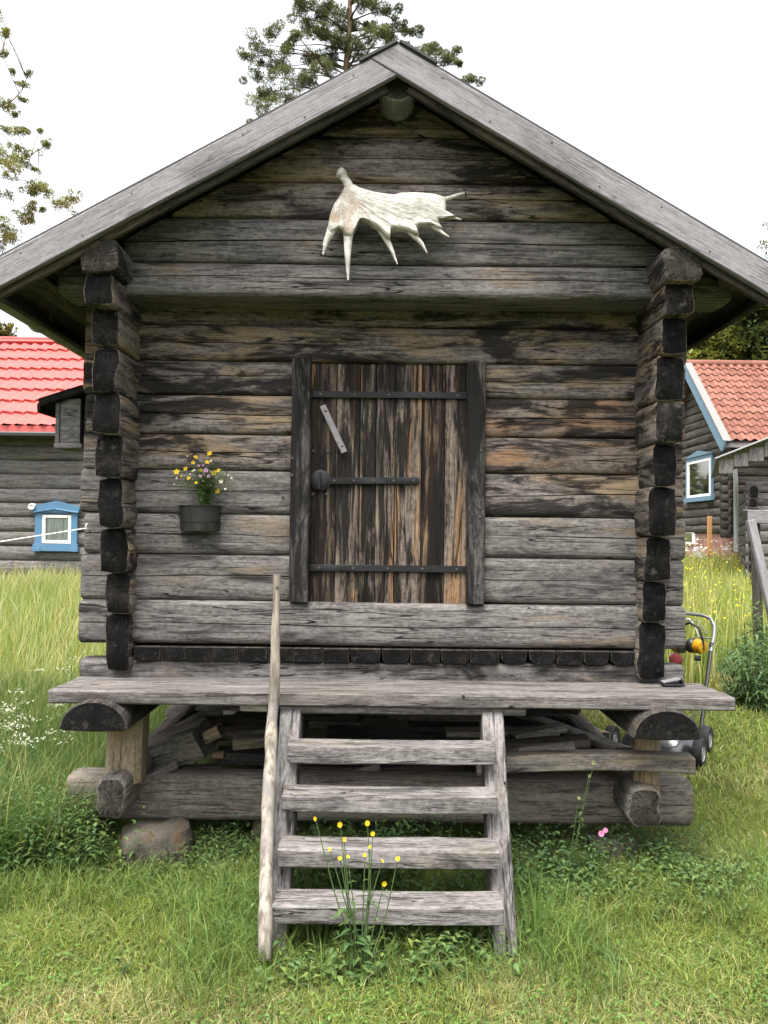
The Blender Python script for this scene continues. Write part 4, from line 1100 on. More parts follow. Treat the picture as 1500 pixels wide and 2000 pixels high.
c = t.mix(t.ramp(f2, .35, .65), (.26, .125, .10), (.38, .22, .18)); c = t.mix(t.ramp(f1, .50, .60), c, (.40, .38, .36))
M_plas = t.out(c, .9, t.bump(f2, .3, .01), .1)
box('foundation', ((xw + xfar) / 2 + .05, (YF2 + YK2) / 2, (zf2 + zb2) / 2 - .35), (xfar - xw - .06, YK2 - YF2 - .06, zf2 - zb2 + .7), M_plas, h2)
tube('drain_pipe', [P(1434, 905, 20.0), P(1437, 935, 20.15), P(1438, 1078, 20.15)], .055, plain('pipe_paint', (.42, .43, .43), .5), h2, 10)
w2 = empty('window', (xw, 21, 3)); w2.parent = h2; w2.matrix_parent_inverse = WM[h2.name].inverted()
def onx(px, py, X):                 # pixel onto the plane x = X
    d = CAMROT @ Vector(((px - 750) / FPX, (1000 - py) / FPX, -1.0)); return CAMLOC + d * ((X - CAMLOC.x) / d.x)
XF = xw - .03
pa = onx(1390, 968, XF); pb = onx(1343, 972, XF); pt = onx(1390, 893, XF)
y0, y1 = pa.y, pb.y; z0, z1 = pa.z, pt.z
def wbox(nm, ya, yb, za, zb_, th, mat, xo=0): box(nm, (XF - xo, (ya + yb) / 2, (za + zb_) / 2), (th, yb - ya, zb_ - za), mat, w2)
fr_ = .075
wbox('casing', y0 - fr_, y0, z0, z1, .06, M_ltblue); wbox('casing', y1, y1 + fr_, z0, z1, .06, M_ltblue)
wbox('sill', y0 - fr_ - .05, y1 + fr_ + .05, z0 - .12, z0, .10, M_ltblue, .02); wbox('lintel', y0 - fr_, y1 + fr_, z1, z1 + .10, .06, M_ltblue)
V = []; ym = (y0 + y1) / 2; yh = (y1 - y0) / 2 + fr_ + .06
for xx in (XF - .06, XF + .03): V += [(xx, ym - yh, z1 + .10), (xx, ym + yh, z1 + .10), (xx, ym, z1 + .25)]
mesh_obj('pediment', V, [(2, 1, 0), (3, 4, 5), (0, 1, 4, 3), (1, 2, 5, 4), (2, 0, 3, 5)], M_ltblue, None, w2)
for (ya, yb, za, zb_) in ((y0, y0 + .12, z0, z1), (y1 - .12, y1, z0, z1), (y0 + .12, y1 - .12, z0, z0 + .07), (y0 + .12, y1 - .12, z1 - .07, z1)): wbox('sash', ya, yb, za, zb_, .05, M_white)
wbox('pane', y0 + .12, y1 - .12, z0 + .07, z1 - .07, .01, M_mirror)
pa = onx(1352, 1063, xw + .02); pb = onx(1338, 1063, xw + .02); pt = onx(1352, 1036, xw + .02)
cw = empty('window', pa); cw.parent = h2; cw.matrix_parent_inverse = WM[h2.name].inverted()
box('frame', (xw + .06, (pa.y + pb.y) / 2, (pa.z + pt.z) / 2), (.06, pb.y - pa.y + .2, pt.z - pa.z), M_white, cw)
box('pane', (xw + .025, (pa.y + pb.y) / 2, (pa.z + pt.z) / 2), (.01, pb.y - pa.y - .05, pt.z - pa.z - .14), M_mirror, cw, b=.002)

# ------------------------------------------------------------------ grey shed at the right edge
SY = 15.5
sh = empty('log_shed', (8.3, SY, .7), 'low grey log shed with wide eave boards at the right edge', 'shed')
ea = P(1420, 897, SY - .4); eb = P(1500, 866, SY - .4)
rs = (eb.z - ea.z) / (eb.x - ea.x); apx = ea.x + 2.3; apz = ea.z + 2.3 * rs
sx0 = P(1452, 1000, SY).x
for i in range(9):
    zc = .55 + .12 + i * .235
    M = Matrix.Translation(Vector((sx0 + 1.8, SY + .08, zc)))
    if zc < apz - .3: make_log('log', M, 3.6, .16, .24, [M_bgwood, M_end_grey], sh, 2.5, (.1 * math.sin(i * 2.4), .025), 330 + i, step=.25, wav=3)
    M = Matrix.Translation(Vector((sx0 + .12, SY + 2.0, zc - .1))) @ Matrix.Rotation(R(-90), 4, 'Z')
    make_log('log', M, 4.3, .16, .24, [M_bgwood2, M_end], sh, 2.6, None, 345 + i, step=.5, wav=3)
for s, x_end in ((-1, ea.x), (1, apx + 2.3)):
    A = Vector((x_end, SY - .4, ea.z - .15)); B = Vector((apx, SY - .4, apz - .15))
    nv = Vector((-(B.z - A.z), 0, B.x - A.x)).normalized() * (1 if s < 0 else -1)
    nn = 9
    for i in range(nn):
        q = A + (B - A) * ((i + .5) / nn); wdt_ = abs(B.x - A.x) / nn - .012
        make_board('eave_board', q + Vector((0, .02, -.16 - .02 * math.sin(i * 5))), q + Vector((0, .02, .10)), wdt_, .03, [M_bgwood, M_end_grey], sh, up=(0, -1, 0), seed=i + 11 * s)
    make_board('sheet_roof', (A + Vector((0, 2.6, 0))) + nv * .17, (B + Vector((0, 2.6, 0))) + nv * .17, 5.4, .03, plain('tin_sheet', (.26, .26, .255), .7, .3, 5), sh, up=nv, step=.5)
    for i in range(26):
        q = A + (B - A) * ((i + .5) / 26) + nv * .145
        tube('sheet_ripple', [q + Vector((0, -.03, 0)), q + Vector((0, .2, 0))], .022, M_bgwood, sh, 6)

# turn the shed's gable towards the yard
pv = Matrix.Translation(Vector((ea.x, SY, 0)))
sh.matrix_basis = pv @ Matrix.Rotation(R(-21), 4, 'Z') @ pv.inverted() @ WM[sh.name]
# ------------------------------------------------------------------ wooden trestle, stake
TY = 7.6
tr_ = empty('wooden_trestle', (P(1500, 1250, TY).x, TY, float(gz(3.6, TY))), 'grey wooden trestle with sloping legs at the right edge', 'trestle')
A = P(1455, 1009, TY); B = P(1720, 1012, TY)
make_board('top_beam', A, B, .12, .125, [M_barge, M_end_grey], tr_, seed=5)
gzt = lambda x_, y_: float(gz(x_, y_))
for (px, dy, sx, mm) in ((1466, -.30, .42, M_barge), (1474, .35, .30, M_plank), (1690, -.30, -.42, M_barge), (1690, .35, -.3, M_plank)):
    a = P(px, 1016, TY + .06 * math.copysign(1, dy)); bx = a.x + sx * .62
    make_board('leg', a, (bx, TY + dy, gzt(bx, TY + dy) - .03), .075, .06, [mm, M_end_grey], tr_, up=(0, -1, .2), seed=int(px))
make_board('bolt_plate', P(1460, 993, TY), P(1480, 993, TY), .04, .02, M_iron, tr_)
sk = make_board('wooden_stake', P(1386, 1085, 18.5), P(1386, 1008, 18.5), .10, .05, [plain('raw_orange_wood', (.45, .24, .10), .8), M_end_grey], None, up=(0, -1, 0), seed=3)
tag(sk, 'upright orange brown wooden stake in front of the farmhouse foundation', 'stake')

# ------------------------------------------------------------------ lawn mower with ear defenders
M_alu = plain('galvanised_deck', (.11, .113, .118), .30, .35, 12, .5, .8)
M_tyre = plain('black_rubber', (.016, .016, .017), .75, .3, 30)
M_rim = plain('grey_plastic', (.20, .20, .20), .5)
M_blk = plain('black_plastic', (.012, .012, .013), .4, .2, 30, .5)
M_tube = plain('grey_tube', (.14, .145, .15), .4, .1, 20, .4, .4)
M_redp = plain('red_plastic', (.12, .012, .012), .4)
M_yel = plain('yellow_plastic', (.42, .21, .01), .4)
fc = Vector((1.80, 5.56, 0)); av = Vector((.835, -.55, 0)).normalized(); bv = Vector((.55, .835, 0)).normalized()
mg = float(gz(1.9, 5.8)) + .01
mw = empty('lawn_mower', (fc.x, fc.y, mg), 'lawn mower with silver deck and black wheels parked beside the storehouse', 'lawn mower')
def mp_(a, b, z): q = fc + av * a + bv * b; q.z = mg + z; return q
Mm = Matrix((av, bv, Vector((0, 0, 1)))).transposed().to_4x4()
# deck: lofted shell
V = []; F = []
prof = [(0, .03, 1.0), (0, .07, 1.0), (0, .10, .97), (0, .15, .86), (0, .17, .70), (0, .175, .4)]
n = 28
for (_, z, k) in prof:
    for j in range(n):
        a = 2 * math.pi * j / n; ca, sa = math.cos(a), math.sin(a)
        V.append((.245 * k * math.copysign(abs(ca) ** .55, ca), .20 + .27 * k * math.copysign(abs(sa) ** .55, sa), z))
for i in range(len(prof) - 1):
    for j in range(n):
        k = (j + 1) % n; F.append((i * n + j, i * n + k, (i + 1) * n + k, (i + 1) * n + j))
F.append(tuple((len(prof) - 1) * n + j for j in range(n)))
Md = Mm.copy(); Md.translation = Vector((fc.x, fc.y, mg))
mesh_obj('cutting_deck', V, F, M_alu, Md, mw, smooth=True)
tube('deck_front_bar', [mp_(-.25, -.085, .075), mp_(.25, -.085, .075)], .008, M_tube, mw, 8)
def wheel(a, b, r):
    wh = empty('wheel', mp_(a, b, r)); wh.parent = mw; wh.matrix_parent_inverse = WM[mw.name].inverted()
    pr_ = [(r * .62, -.028), (r * .93, -.030), (r, -.020), (r, .020), (r * .93, .030), (r * .62, .028)]
    def lathe(nm, pr, mat):
        V = []; F = []; n = 28
        for (rad, x) in pr:
            for j in range(n): V.append((x, rad * math.cos(2 * math.pi * j / n), rad * math.sin(2 * math.pi * j / n)))
        for i in range(len(pr) - 1):
            for j in range(n):
                k = (j + 1) % n; F.append((i * n + j, i * n + k, (i + 1) * n + k, (i + 1) * n + j))
        M = Mm.copy(); M.translation = mp_(a, b, r); mesh_obj(nm, V, F, mat, M, wh, smooth=True)
    lathe('tyre', pr_, M_tyre); lathe('rim', [(.001, -.02), (r * .3, -.026), (r * .36, -.014), (r * .6, -.016), (r * .64, -.028), (r * .64, .028), (r * .6, .016), (r * .36, .014), (r * .3, .026), (.001, .02)], M_rim)
for (a, b, r) in ((-.29, 0, .092), (.29, 0, .092), (-.25, .40, .09), (.25, .40, .09)): wheel(a, b, r)
# engine
eng = [(.13, .17), (.13, .24), (.12, .26), (.125, .30), (.10, .33), (.02, .34)]
V = []; F = []; n = 20
for (r, z) in eng:
    for j in range(n): V.append((r * math.cos(2 * math.pi * j / n), .2 + r * math.sin(2 * math.pi * j / n), z))
for i in range(len(eng) - 1):
    for j in range(n):
        k = (j + 1) % n; F.append((i * n + j, i * n + k, (i + 1) * n + k, (i + 1) * n + j))
F.append(tuple((len(eng) - 1) * n + j for j in range(n)))
mesh_obj('engine', V, F, M_blk, Md, mw, smooth=True)
# handle: lower black rails, upper grey bow
topz = .86
for s in (-1, 1):
    tube('lower_rail', [mp_(s * .21, .40, .12), mp_(s * .21, .50, .30), mp_(s * .215, .74, .72)], .014, M_blk, mw, 8)
bow = [mp_(.215, .70, .66), mp_(.22, .78, .76), mp_(.215, .83, .83), mp_(.18, .87, .885), mp_(.11, .89, .905), mp_(0, .895, .91), mp_(-.11, .89, .905), mp_(-.18, .87, .885), mp_(-.215, .83, .83), mp_(-.22, .78, .76), mp_(-.215, .70, .66)]
tube('handle_bow', bow, .0135, M_tube, mw, 8)
tube('brake_lever', [mp_(.205, .79, .745), mp_(.11, .80, .745), mp_(.07, .84, .83), mp_(.03, .86, .87), mp_(-.12, .86, .87), mp_(-.18, .80, .75)], .006, M_tube, mw, 6)
tube('drive_lever', [mp_(.16, .81, .77), mp_(.13, .83, .82), mp_(.09, .85, .86), mp_(-.1, .86, .865)], .005, M_blk, mw, 6)
tube('bowden_cable', [mp_(-.02, -.06, .22), mp_(.03, -.10, .15), mp_(.10, -.12, .115), mp_(.17, -.10, .13), mp_(.20, .0, .2), mp_(.205, .4, .33)], .005, M_blk, mw, 6)
box('throttle_knob', mp_(.235, .50, .34), (.03, .03, .045), M_redp, mw)
tube('clamp_knob', [mp_(.10, .72, .60), mp_(.14, .72, .60)], .02, M_blk, mw, 8)
disc('starter_cap', mp_(-.05, .78, .57), .05, .05, M_redp, mw, 18, nrm=(-.3, -1, .2), dome=.02)
ep = P(1363, 1262, 6.15); et = P(1363, 1222, 6.2)
em = empty('ear_defenders', ep, 'yellow ear defenders hanging over the mower handle', 'ear defenders')
disc('ear_cup', ep + Vector((.012, -.02, 0)), .054, .035, M_yel, em, 22, nrm=(.55, -1, 0), dome=.022)
disc('cushion', ep + Vector((-.022, .018, 0)), .056, .03, M_blk, em, 22, nrm=(.55, -1, 0))
disc('cushion', ep + Vector((-.10, .10, -.01)), .056, .03, M_blk, em, 22, nrm=(-.55, 1, 0))
disc('ear_cup', ep + Vector((-.12, .12, -.01)), .054, .035, M_yel, em, 22, nrm=(-.55, 1, 0), dome=.022)
tube('headband', [ep + Vector((.025, -.045, -.02)), ep + Vector((.02, -.045, .05)), ep + Vector((0, -.02, .14)), ep + Vector((-.05, .03, .17)), ep + Vector((-.11, .11, .13)), ep + Vector((-.13, .14, .0))], .010, M_blk, em, 8)

# ------------------------------------------------------------------ trees
t = NT('pine_bark'); v = t.n('TexCoord').outputs['Object']; f1 = t.noise(v, (6, 6, 1.5), 5, .6)
M_bark = t.out(t.mix(t.ramp(f1, .35, .65), (.13, .095, .07), (.24, .165, .115)), .9, t.bump(f1, .6, .03), .1)
M_bark2 = plain('grey_bark', (.11, .10, .085), .9, .3, 6)

def clump_geo(c, r, n, ln, wd, tint, flat=.7):
    d = rdir(n, -1, 1); rad = rng.uniform(.25, 1.0, n) ** .6
    pos = np.array(c)[None] + d * rad[:, None] * np.array([r, r, r * flat])[None]
    dd = d * .6 + rdir(n, -.3, 1) * .8; dd /= np.linalg.norm(dd, axis=1, keepdims=True)
    sh = tintv(n, tint, .35, .12)
    V, T, C = leaf_geo(pos, dd, rng.uniform(.7, 1.3, n) * ln, rng.uniform(.7, 1.3, n) * wd, sh, .1)
    return V, T, C

def conifer(name, label, base, pts_trunk, clumps, tint, n=170, ln=.17, wd=.06, group=None, bark=None, cat='tree', trad=(.22, .05), branches=True, sub_n=3, limbs=None):
    """clumps: list of (point, radius); each gets a limb from the trunk"""
    root = empty(name, base, label, cat, group)
    m = len(pts_trunk); rad = [trad[0] + (trad[1] - trad[0]) * i / (m - 1) for i in range(m)]
    tube('trunk', pts_trunk, rad, bark or M_bark, root, 9)
    gs = []; bs = []
    for (c, r) in clumps:
        c = np.array(c)
        for k in range(sub_n):
            sub = c + rng.normal(0, .45 * r, 3) * [1, 1, .6]
            gs.append(clump_geo(sub, r * rng.uniform(.45, .75) * (3 / sub_n) ** .5, int(n * r / .5 / sub_n) + 8, ln, wd, np.array(tint) * rng.uniform(.75, 1.2)))
        if limbs:
            best = min((q for L_ in limbs for q in L_), key=lambda q: float(np.linalg.norm(np.array(q) - c)))
            best = np.array(best); bs.append(stem_geo([best, (best + c) / 2 + rng.normal(0, .05, 3), c], .011, .006, (.20, .15, .10), 4))
        elif branches:
            tz = np.array([p[2] for p in pts_trunk]); zt = c[2] - .35 * np.hypot(c[0] - pts_trunk[0][0], c[1] - pts_trunk[0][1]) * .5
            zt = min(max(zt, tz[0]), tz[-1]); i = min(int(np.searchsorted(tz, zt)), m - 1); a = np.array(pts_trunk[i])
            a[2] = zt; mid = (a + c) / 2 + np.array([0, 0, .06 * np.linalg.norm(c - a)])
            bs.append(stem_geo([a, mid, c], .05, .018, (.13, .10, .075), 5))
    for L_ in (limbs or []): bs.append(stem_geo(L_, .032, .010, (.20, .15, .10), 5))
    V, T, C = join_geo(gs); raw_mesh('crown', V, T, C, M_needle, None, root)
    if bs: V, T, C = join_geo(bs); raw_mesh('limbs', V, T, C, M_bark2_t, None, root)
    return root
t = NT('limb_bark'); at = t.n('Attribute', attribute_name='tint').outputs['Color']; M_bark2_t = t.out(at, .9, None, .1)

# tall pine behind the ridge
PY = 26.0
cl = [(505, 85, 22), (485, 110, 16), (500, 150, 20), (515, 180, 20), (545, 60, 22), (540, 100, 20), (565, 90, 16), (560, 130, 24), (590, 20, 24), (600, 50, 22), (575, 5, 20), (625, 35, 24), (620, 65, 20), (640, 70, 22), (660, 60, 22), (650, 90, 22), (635, 110, 22), (665, 25, 22), (690, 50, 16), (640, 10, 24), (700, 10, 24), (735, 10, 22), (760, 20, 18), (720, 55, 14), (670, 90, 20), (690, 85, 16), (720, 75, 18), (745, 62, 20), (770, 60, 18), (600, 120, 22), (620, 130, 20), (580, 150, 24), (545, 160, 24), (530, 190, 20), (560, 185, 22), (600, 160, 20), (640, 130, 18), (585, 75, 14), (520, 130, 14),
      (815, 60, 15), (830, 95, 16), (850, 100, 14), (870, 112, 16), (885, 108, 14), (855, 120, 13), (895, 125, 10), (925, 155, 12), (915, 158, 9), (780, 50, 12), (795, 58, 12), (760, 85, 20), (700, 105, 20), (790, 95, 18)]
clumps = []
for (px, py, r) in cl:
    clumps.append((P(px, py, PY + rng.normal(0, 1.1)), r * PY / FPX * 1.15))
for k in range(40):
    q = P(rng.uniform(520, 860), rng.uniform(-420, -20), PY + rng.normal(0, 1.2)); clumps.append((q, rng.uniform(.3, .45)))
for k in range(26):
    q = P(rng.uniform(500, 850), rng.uniform(200, 420), PY + rng.normal(0, 1.2)); clumps.append((q, rng.uniform(.3, .45)))
tb = P(700, 1000, PY); tb.z = float(gz(tb.x, PY)) - .3
tp = [tuple(tb), tuple(P(698, 700, PY)), tuple(P(690, 300, PY)), tuple(P(676, 130, PY)), tuple(P(683, 40, PY)), tuple(P(684, -200, PY)), tuple(P(690, -420, PY))]
conifer('pine_tree', 'tall pine with reddish trunk rising behind the roof ridge', tb, tp, clumps, (.115, .132, .088), n=1500, ln=.09, wd=.022, trad=(.17, .03), sub_n=5)
# larch-like tree at the left edge
LY = 20.0
cl = [(8, 300, 14), (15, 315, 16), (25, 325, 14), (40, 320, 12), (50, 295, 12), (28, 290, 9), (90, 285, 10), (72, 362, 15), (60, 372, 12), (80, 365, 12), (95, 375, 10), (125, 395, 13), (140, 388, 10), (118, 402, 10), (45, 415, 12), (60, 428, 12), (50, 432, 9), (10, 206, 10), (18, 204, 8), (8, 255, 8), (35, 257, 9), (50, 255, 7), (45, 195, 6), (30, 226, 6), (40, 163, 7), (25, 140, 5), (55, 142, 5), (12, 62, 5), (5, 107, 9), (10, 68, 6), (5, 440, 16), (15, 455, 16), (25, 465, 14), (5, 475, 16), (60, 400, 8), (20, 345, 8), (70, 330, 5), (78, 255, 4), (85, 410, 6), (15, 380, 8)]
clumps = [(P(px, py, LY + rng.normal(0, .8)), r * LY / FPX * 1.6) for (px, py, r) in cl]
for k in range(90): clumps.append((P(rng.uniform(-330, -10), rng.uniform(-250, 560), LY + rng.normal(0, 1.4)), rng.uniform(.15, .32)))
tb = P(-160, 1000, LY); tb.z = float(gz(tb.x, LY)) - .3
tp = [tuple(tb), tuple(P(-158, 600, LY)), tuple(P(-155, 200, LY)), tuple(P(-150, -300, LY))]
def limb(pts):
    out = []
    for a_, b_ in zip(pts[:-1], pts[1:]):
        for k in range(6):
            u = k / 6; q = P(a_[0] + (b_[0] - a_[0]) * u, a_[1] + (b_[1] - a_[1]) * u + 5 * nz(a_[0] * .1 + u * 3, a_[1] * .1), LY + .3 * nz(u * 2, a_[1] * .3)); out.append(tuple(q))
    return out
limbs = [limb(l_) for l_ in ([(-155, 330), (-60, 338), (40, 352), (100, 378), (142, 388)], [(-155, 380), (-40, 405), (20, 432), (66, 425)], [(-155, 260), (-50, 285), (10, 325), (45, 312), (92, 284)], [(-155, 190), (-40, 215), (12, 206), (42, 180), (56, 142)], [(-155, 420), (-60, 455), (8, 465), (32, 462)], [(-155, 60), (-60, 90), (5, 104), (14, 60)], [(-155, 0), (-220, -20), (-300, 20)], [(-155, 300), (-240, 290), (-320, 330)], [(-155, 150), (-230, 140), (-310, 170)], [(-155, -150), (-80, -130), (-20, -150)], [(-155, 480), (-240, 500), (-320, 540)])]
conifer('larch_tree', 'sparse yellowish larch branches reaching in over the red roof', tb, tp, clumps, (.19, .205, .095), n=1400, ln=.06, wd=.018, trad=(.2, .03), sub_n=7, limbs=limbs)
# conifers behind the farmhouse, a bush behind the red roof, a far twiggy crown
def leafy(name, label, px, Y, topy, wpx, tint, nclump, rad, group=None, ln=.35, wd=.16, boty=1000, cone=.5):
    b = P(px, 1000, Y); b.z = float(gz(b.x, Y)) - .3
    top = P(px, topy, Y); wd_m = wpx * Y / FPX; H = top.z - b.z; z_lo = P(px, boty, Y).z
    clumps = []
    for k in range(nclump):
        u = rng.uniform(0, 1) ** .8; z = z_lo + (top.z - rad * .6 - z_lo) * u
        rr_ = wd_m * (1 - cone * u) * (1 if u < .85 else .75)
        a = rng.uniform(0, 2 * math.pi); q = math.sqrt(rng.uniform(.15, 1))
        clumps.append(((b.x + rr_ * q * math.cos(a), b.y + rr_ * q * math.sin(a), z), rad * rng.uniform(.7, 1.2)))
    tp = [(b.x, b.y, b.z), (b.x + .1, b.y, b.z + H * .5), (b.x, b.y, top.z - rad * .5)]
    return conifer(name, label, b, tp, clumps, tint, n=110, ln=ln, wd=wd, trad=(.18, .03), group=group, bark=M_bark2)
G3 = 'trees behind the farmhouse'
leafy('spruce_tree', 'olive green tree showing just above the farmhouse ridge next to the eave', 1385, 32, 640, 70, (.12, .135, .045), 70, .8, G3, boty=860, cone=.35)
leafy('spruce_tree', 'taller olive green tree above the farmhouse roof tiles', 1450, 34, 600, 70, (.11, .13, .045), 80, .85, G3, boty=860, cone=.35)
leafy('spruce_tree', 'dark green tree above the farmhouse at the right picture edge', 1510, 31, 560, 60, (.07, .09, .038), 80, .8, G3, boty=860, cone=.4)
leafy('spruce_tree', 'dense bush filling the gap under the eave behind the farmhouse', 1340, 36, 690, 60, (.085, .095, .035), 40, .8, G3, boty=900, cone=.2)
leafy('birch_tree', 'thin twiggy crown far off at the right picture edge', 1530, 40, 410, 40, (.13, .14, .10), 22, .45, None, ln=.2, wd=.06, boty=560, cone=.3)
leafy('birch_tree', 'yellow green treetop just above the red roof', -10, 24, 632, 42, (.16, .15, .06), 24, .5, None, ln=.2, wd=.09, boty=760, cone=.4)

# far wood closing the horizon all round
gs = []
for k in range(520):
    a_ = 2 * math.pi * k / 520; rr_ = rng.uniform(95, 125); h_ = rng.uniform(7, 12)
    b_ = np.array([rr_ * math.sin(a_), 10 + rr_ * math.cos(a_), 0.0]); b_[2] = float(gz(b_[0], b_[1]))
    for q in range(4):
        u = (q + .5) / 4; gs.append(clump_geo(b_ + [0, 0, h_ * u], 2.2 * (1.15 - u * .8), 34, 1.5, .8, np.array((.055, .075, .035)) * rng.uniform(.7, 1.2), 1.0))
V, T, C = join_geo(gs); o = raw_mesh('forest', V, T, C, M_needle); tag(o, 'distant dark conifer wood closing the horizon around the farm', 'forest', None, 'stuff')

# ------------------------------------------------------------------ grass
def field(n, xa, xb, ya, yb, keep, soft=False):
    if soft:                 # rounded, ragged patch instead of a rectangle
        x = rng.normal((xa + xb) / 2, (xb - xa) / 3.4, n); y = rng.normal((ya + yb) / 2, (yb - ya) / 3.4, n)
    else:
        x = rng.uniform(xa, xb, n); y = rng.uniform(ya, yb, n)
    m = keep(x, y); x, y = x[m], y[m]
    return np.stack([x, y, gz(x, y) - .006], -1)
def patch(x, y, s, o):       # smooth random 0..1 field
    return .5 + .25 * (np.sin(x * s + 1.3 * o) * np.sin(y * s * 1.17 + 2.1 * o) + np.sin((x + y) * s * .63 + o) * np.sin((x - y * 1.3) * s * .81 + 3 * o)) + .12 * np.sin(x * s * 2.7 + o * 5) * np.sin(y * s * 2.3 + o)
def edge_left(x):            # where the lawn ends and the tall growth begins, left of the stairs
    return np.where(x < -.5, 3.62 + .10 * np.sin(x * 3.1) - .12 * np.clip(-x - 1.2, 0, 2), 3.75 + .08 * np.sin(x * 5))
def tall_mask(x, y):
    return ((x < -1.5) & (y > edge_left(x))) | (y > 8.8 + .5 * np.sin(x * 1.3)) | ((np.abs(x) < 1.5) & (y > 7.4))
def under(x, y): return (np.abs(x) < 1.36) & (y > 4.25) & (y < 7.0)

# lawn
def lawn(n, xa, xb, ya, yb, hs, ws, name_keep):
    p = field(n, xa, xb, ya, yb, lambda x, y: (~tall_mask(x, y)) & (~under(x, y)) & name_keep(x, y))
    N = len(p); x, y = p[:, 0], p[:, 1]
    q = patch(x, y, 3.1, 1.0); q2 = patch(x, y, 7.3, 2.0)
    h = rng.uniform(.55, 1.25, N) * hs * (.65 + .7 * q2)
    near = np.exp(-((y - 3.75) / .5) ** 2) * (np.abs(x) < 1.9)
    h = h * (1 + .9 * near)
    lean = rng.normal(0, .65, (N, 2)) * h[:, None]
    dry = np.clip((q - .52) * 3.2, 0, 1) * (rng.uniform(0, 1, N) < .62)
    dry = np.maximum(dry, (rng.uniform(0, 1, N) < .07) * 1.0)
    g = tintv(N, (.172, .222, .054), .42, .22); d = tintv(N, (.36, .325, .165), .3, .1)
    tint = g * (1 - dry[:, None]) + d * dry[:, None]
    return blade_geo(p, h, rng.uniform(.7, 1.3, N) * ws, lean, tint)
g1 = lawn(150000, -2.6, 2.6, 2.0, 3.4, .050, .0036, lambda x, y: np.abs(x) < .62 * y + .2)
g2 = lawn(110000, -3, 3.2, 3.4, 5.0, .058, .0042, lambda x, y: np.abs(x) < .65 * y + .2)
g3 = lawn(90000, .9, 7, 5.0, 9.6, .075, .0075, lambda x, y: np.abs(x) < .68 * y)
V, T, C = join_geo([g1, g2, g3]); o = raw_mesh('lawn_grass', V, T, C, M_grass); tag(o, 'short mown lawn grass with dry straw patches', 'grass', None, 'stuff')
# small clover leaves in the lawn
p = field(16000, -2.4, 2.6, 2.1, 4.3, lambda x, y: (~tall_mask(x, y)) & (~under(x, y)) & (patch(x, y, 4.3, 4.0) > .46)); N = len(p)
p[:, 2] += rng.uniform(.012, .045, N); d = rdir(N, .0, .6)
V, T, C = leaf_geo(p, d, rng.uniform(.012, .026, N), rng.uniform(.010, .020, N), tintv(N, (.085, .155, .035), .35, .15), .1)
o = raw_mesh('clover', V, T, C, M_leaf); tag(o, 'low clover and small round leaves spread through the lawn', 'clover', None, 'stuff')
# bare far fields get a coarse cover so that the ground never shows bare
def meadow(n, xa, xb, ya, yb, keep, hs, ws, green, straw, sfrac, lean_s=.28):
    p = field(n, xa, xb, ya, yb, keep); N = len(p)
    h = rng.uniform(.6, 1.2, N) * hs; lean = rng.normal(0, lean_s, (N, 2)) * h[:, None] + np.array([.05, 0]) * h[:, None]
    s = (rng.uniform(0, 1, N) < sfrac * (.5 + patch(p[:, 0], p[:, 1], 1.1, 3.0)))[:, None]
    tint = np.where(s, tintv(N, straw, .25, .1), tintv(N, green, .3, .2)); h = np.where(s[:, 0], h * 1.25, h)
    return blade_geo(p, h, rng.uniform(.7, 1.3, N) * ws, lean, tint)
inl = lambda x, y: (x < -1.5) & (y > edge_left(x)) & (x > -.72 * y - .6)
ga = meadow(130000, -5.2, -1.45, 3.4, 6.4, inl, .40, .0052, (.085, .145, .040), (.22, .24, .10), .10, .36)
gb = meadow(90000, -9.5, -1.6, 6.4, 13.9, lambda x, y: inl(x, y) & (x > -.68 * y), .42, .008, (.185, .25, .062), (.40, .39, .20), .20, .22)  # far grass tinted brighter and yellower than near, standing in for sunlight
gc = meadow(60000, 1.2, 15, 8.6, 20.1, lambda x, y: (x < .68 * y) & (x > .33 * y - 2.2) & tall_mask(x, y), .38, .011, (.20, .25, .052), (.36, .36, .14), .25, .2)  # sunlit brightness of the meadow put into its yellowish tint
gd = meadow(26000, -5, 5, 7.3, 20, lambda x, y: (np.abs(x) < .4 * y), .40, .014, (.16, .20, .04), (.36, .33, .14), .3, .2)
V, T, C = join_geo([ga, gb]); o = raw_mesh('tall_grass', V, T, C, M_grass); tag(o, 'tall uncut grass between the storehouse and the red roofed house', 'grass', None, 'stuff')
V, T, C = join_geo([gc, gd]); o = raw_mesh('meadow_grass', V, T, C, M_grass); tag(o, 'yellow green flowering meadow in front of the farmhouse', 'grass', None, 'stuff')
# flowers in the meadow
gs = []
def dots(n, xa, xb, ya, yb, keep, z0, z1, r, tint):
    p = field(n, xa, xb, ya, yb, keep); N = len(p); p[:, 2] += rng.uniform(z0, z1, N)
    d = rdir(N, -.1, .6); return leaf_geo(p - d * r, d, np.full(N, 2 * r), np.full(N, 1.7 * r), tintv(N, tint, .15, .03), 0)
rk = lambda x, y: (x < .66 * y) & (x > .30 * y - 1.6)
o = raw_mesh('buttercups', *dots(2600, 1.2, 13, 8.7, 19, rk, .38, .60, .016, (.78, .62, .03)), M_petal); tag(o, 'yellow buttercups dotted over the meadow', 'flowers', None, 'stuff')
o = raw_mesh('meadow_daisies', *dots(500, 5, 13, 16.5, 20, rk, .45, .75, .035, (.78, .78, .72)), M_petal); tag(o, 'white flower heads along the farmhouse foundation', 'flowers', None, 'stuff')

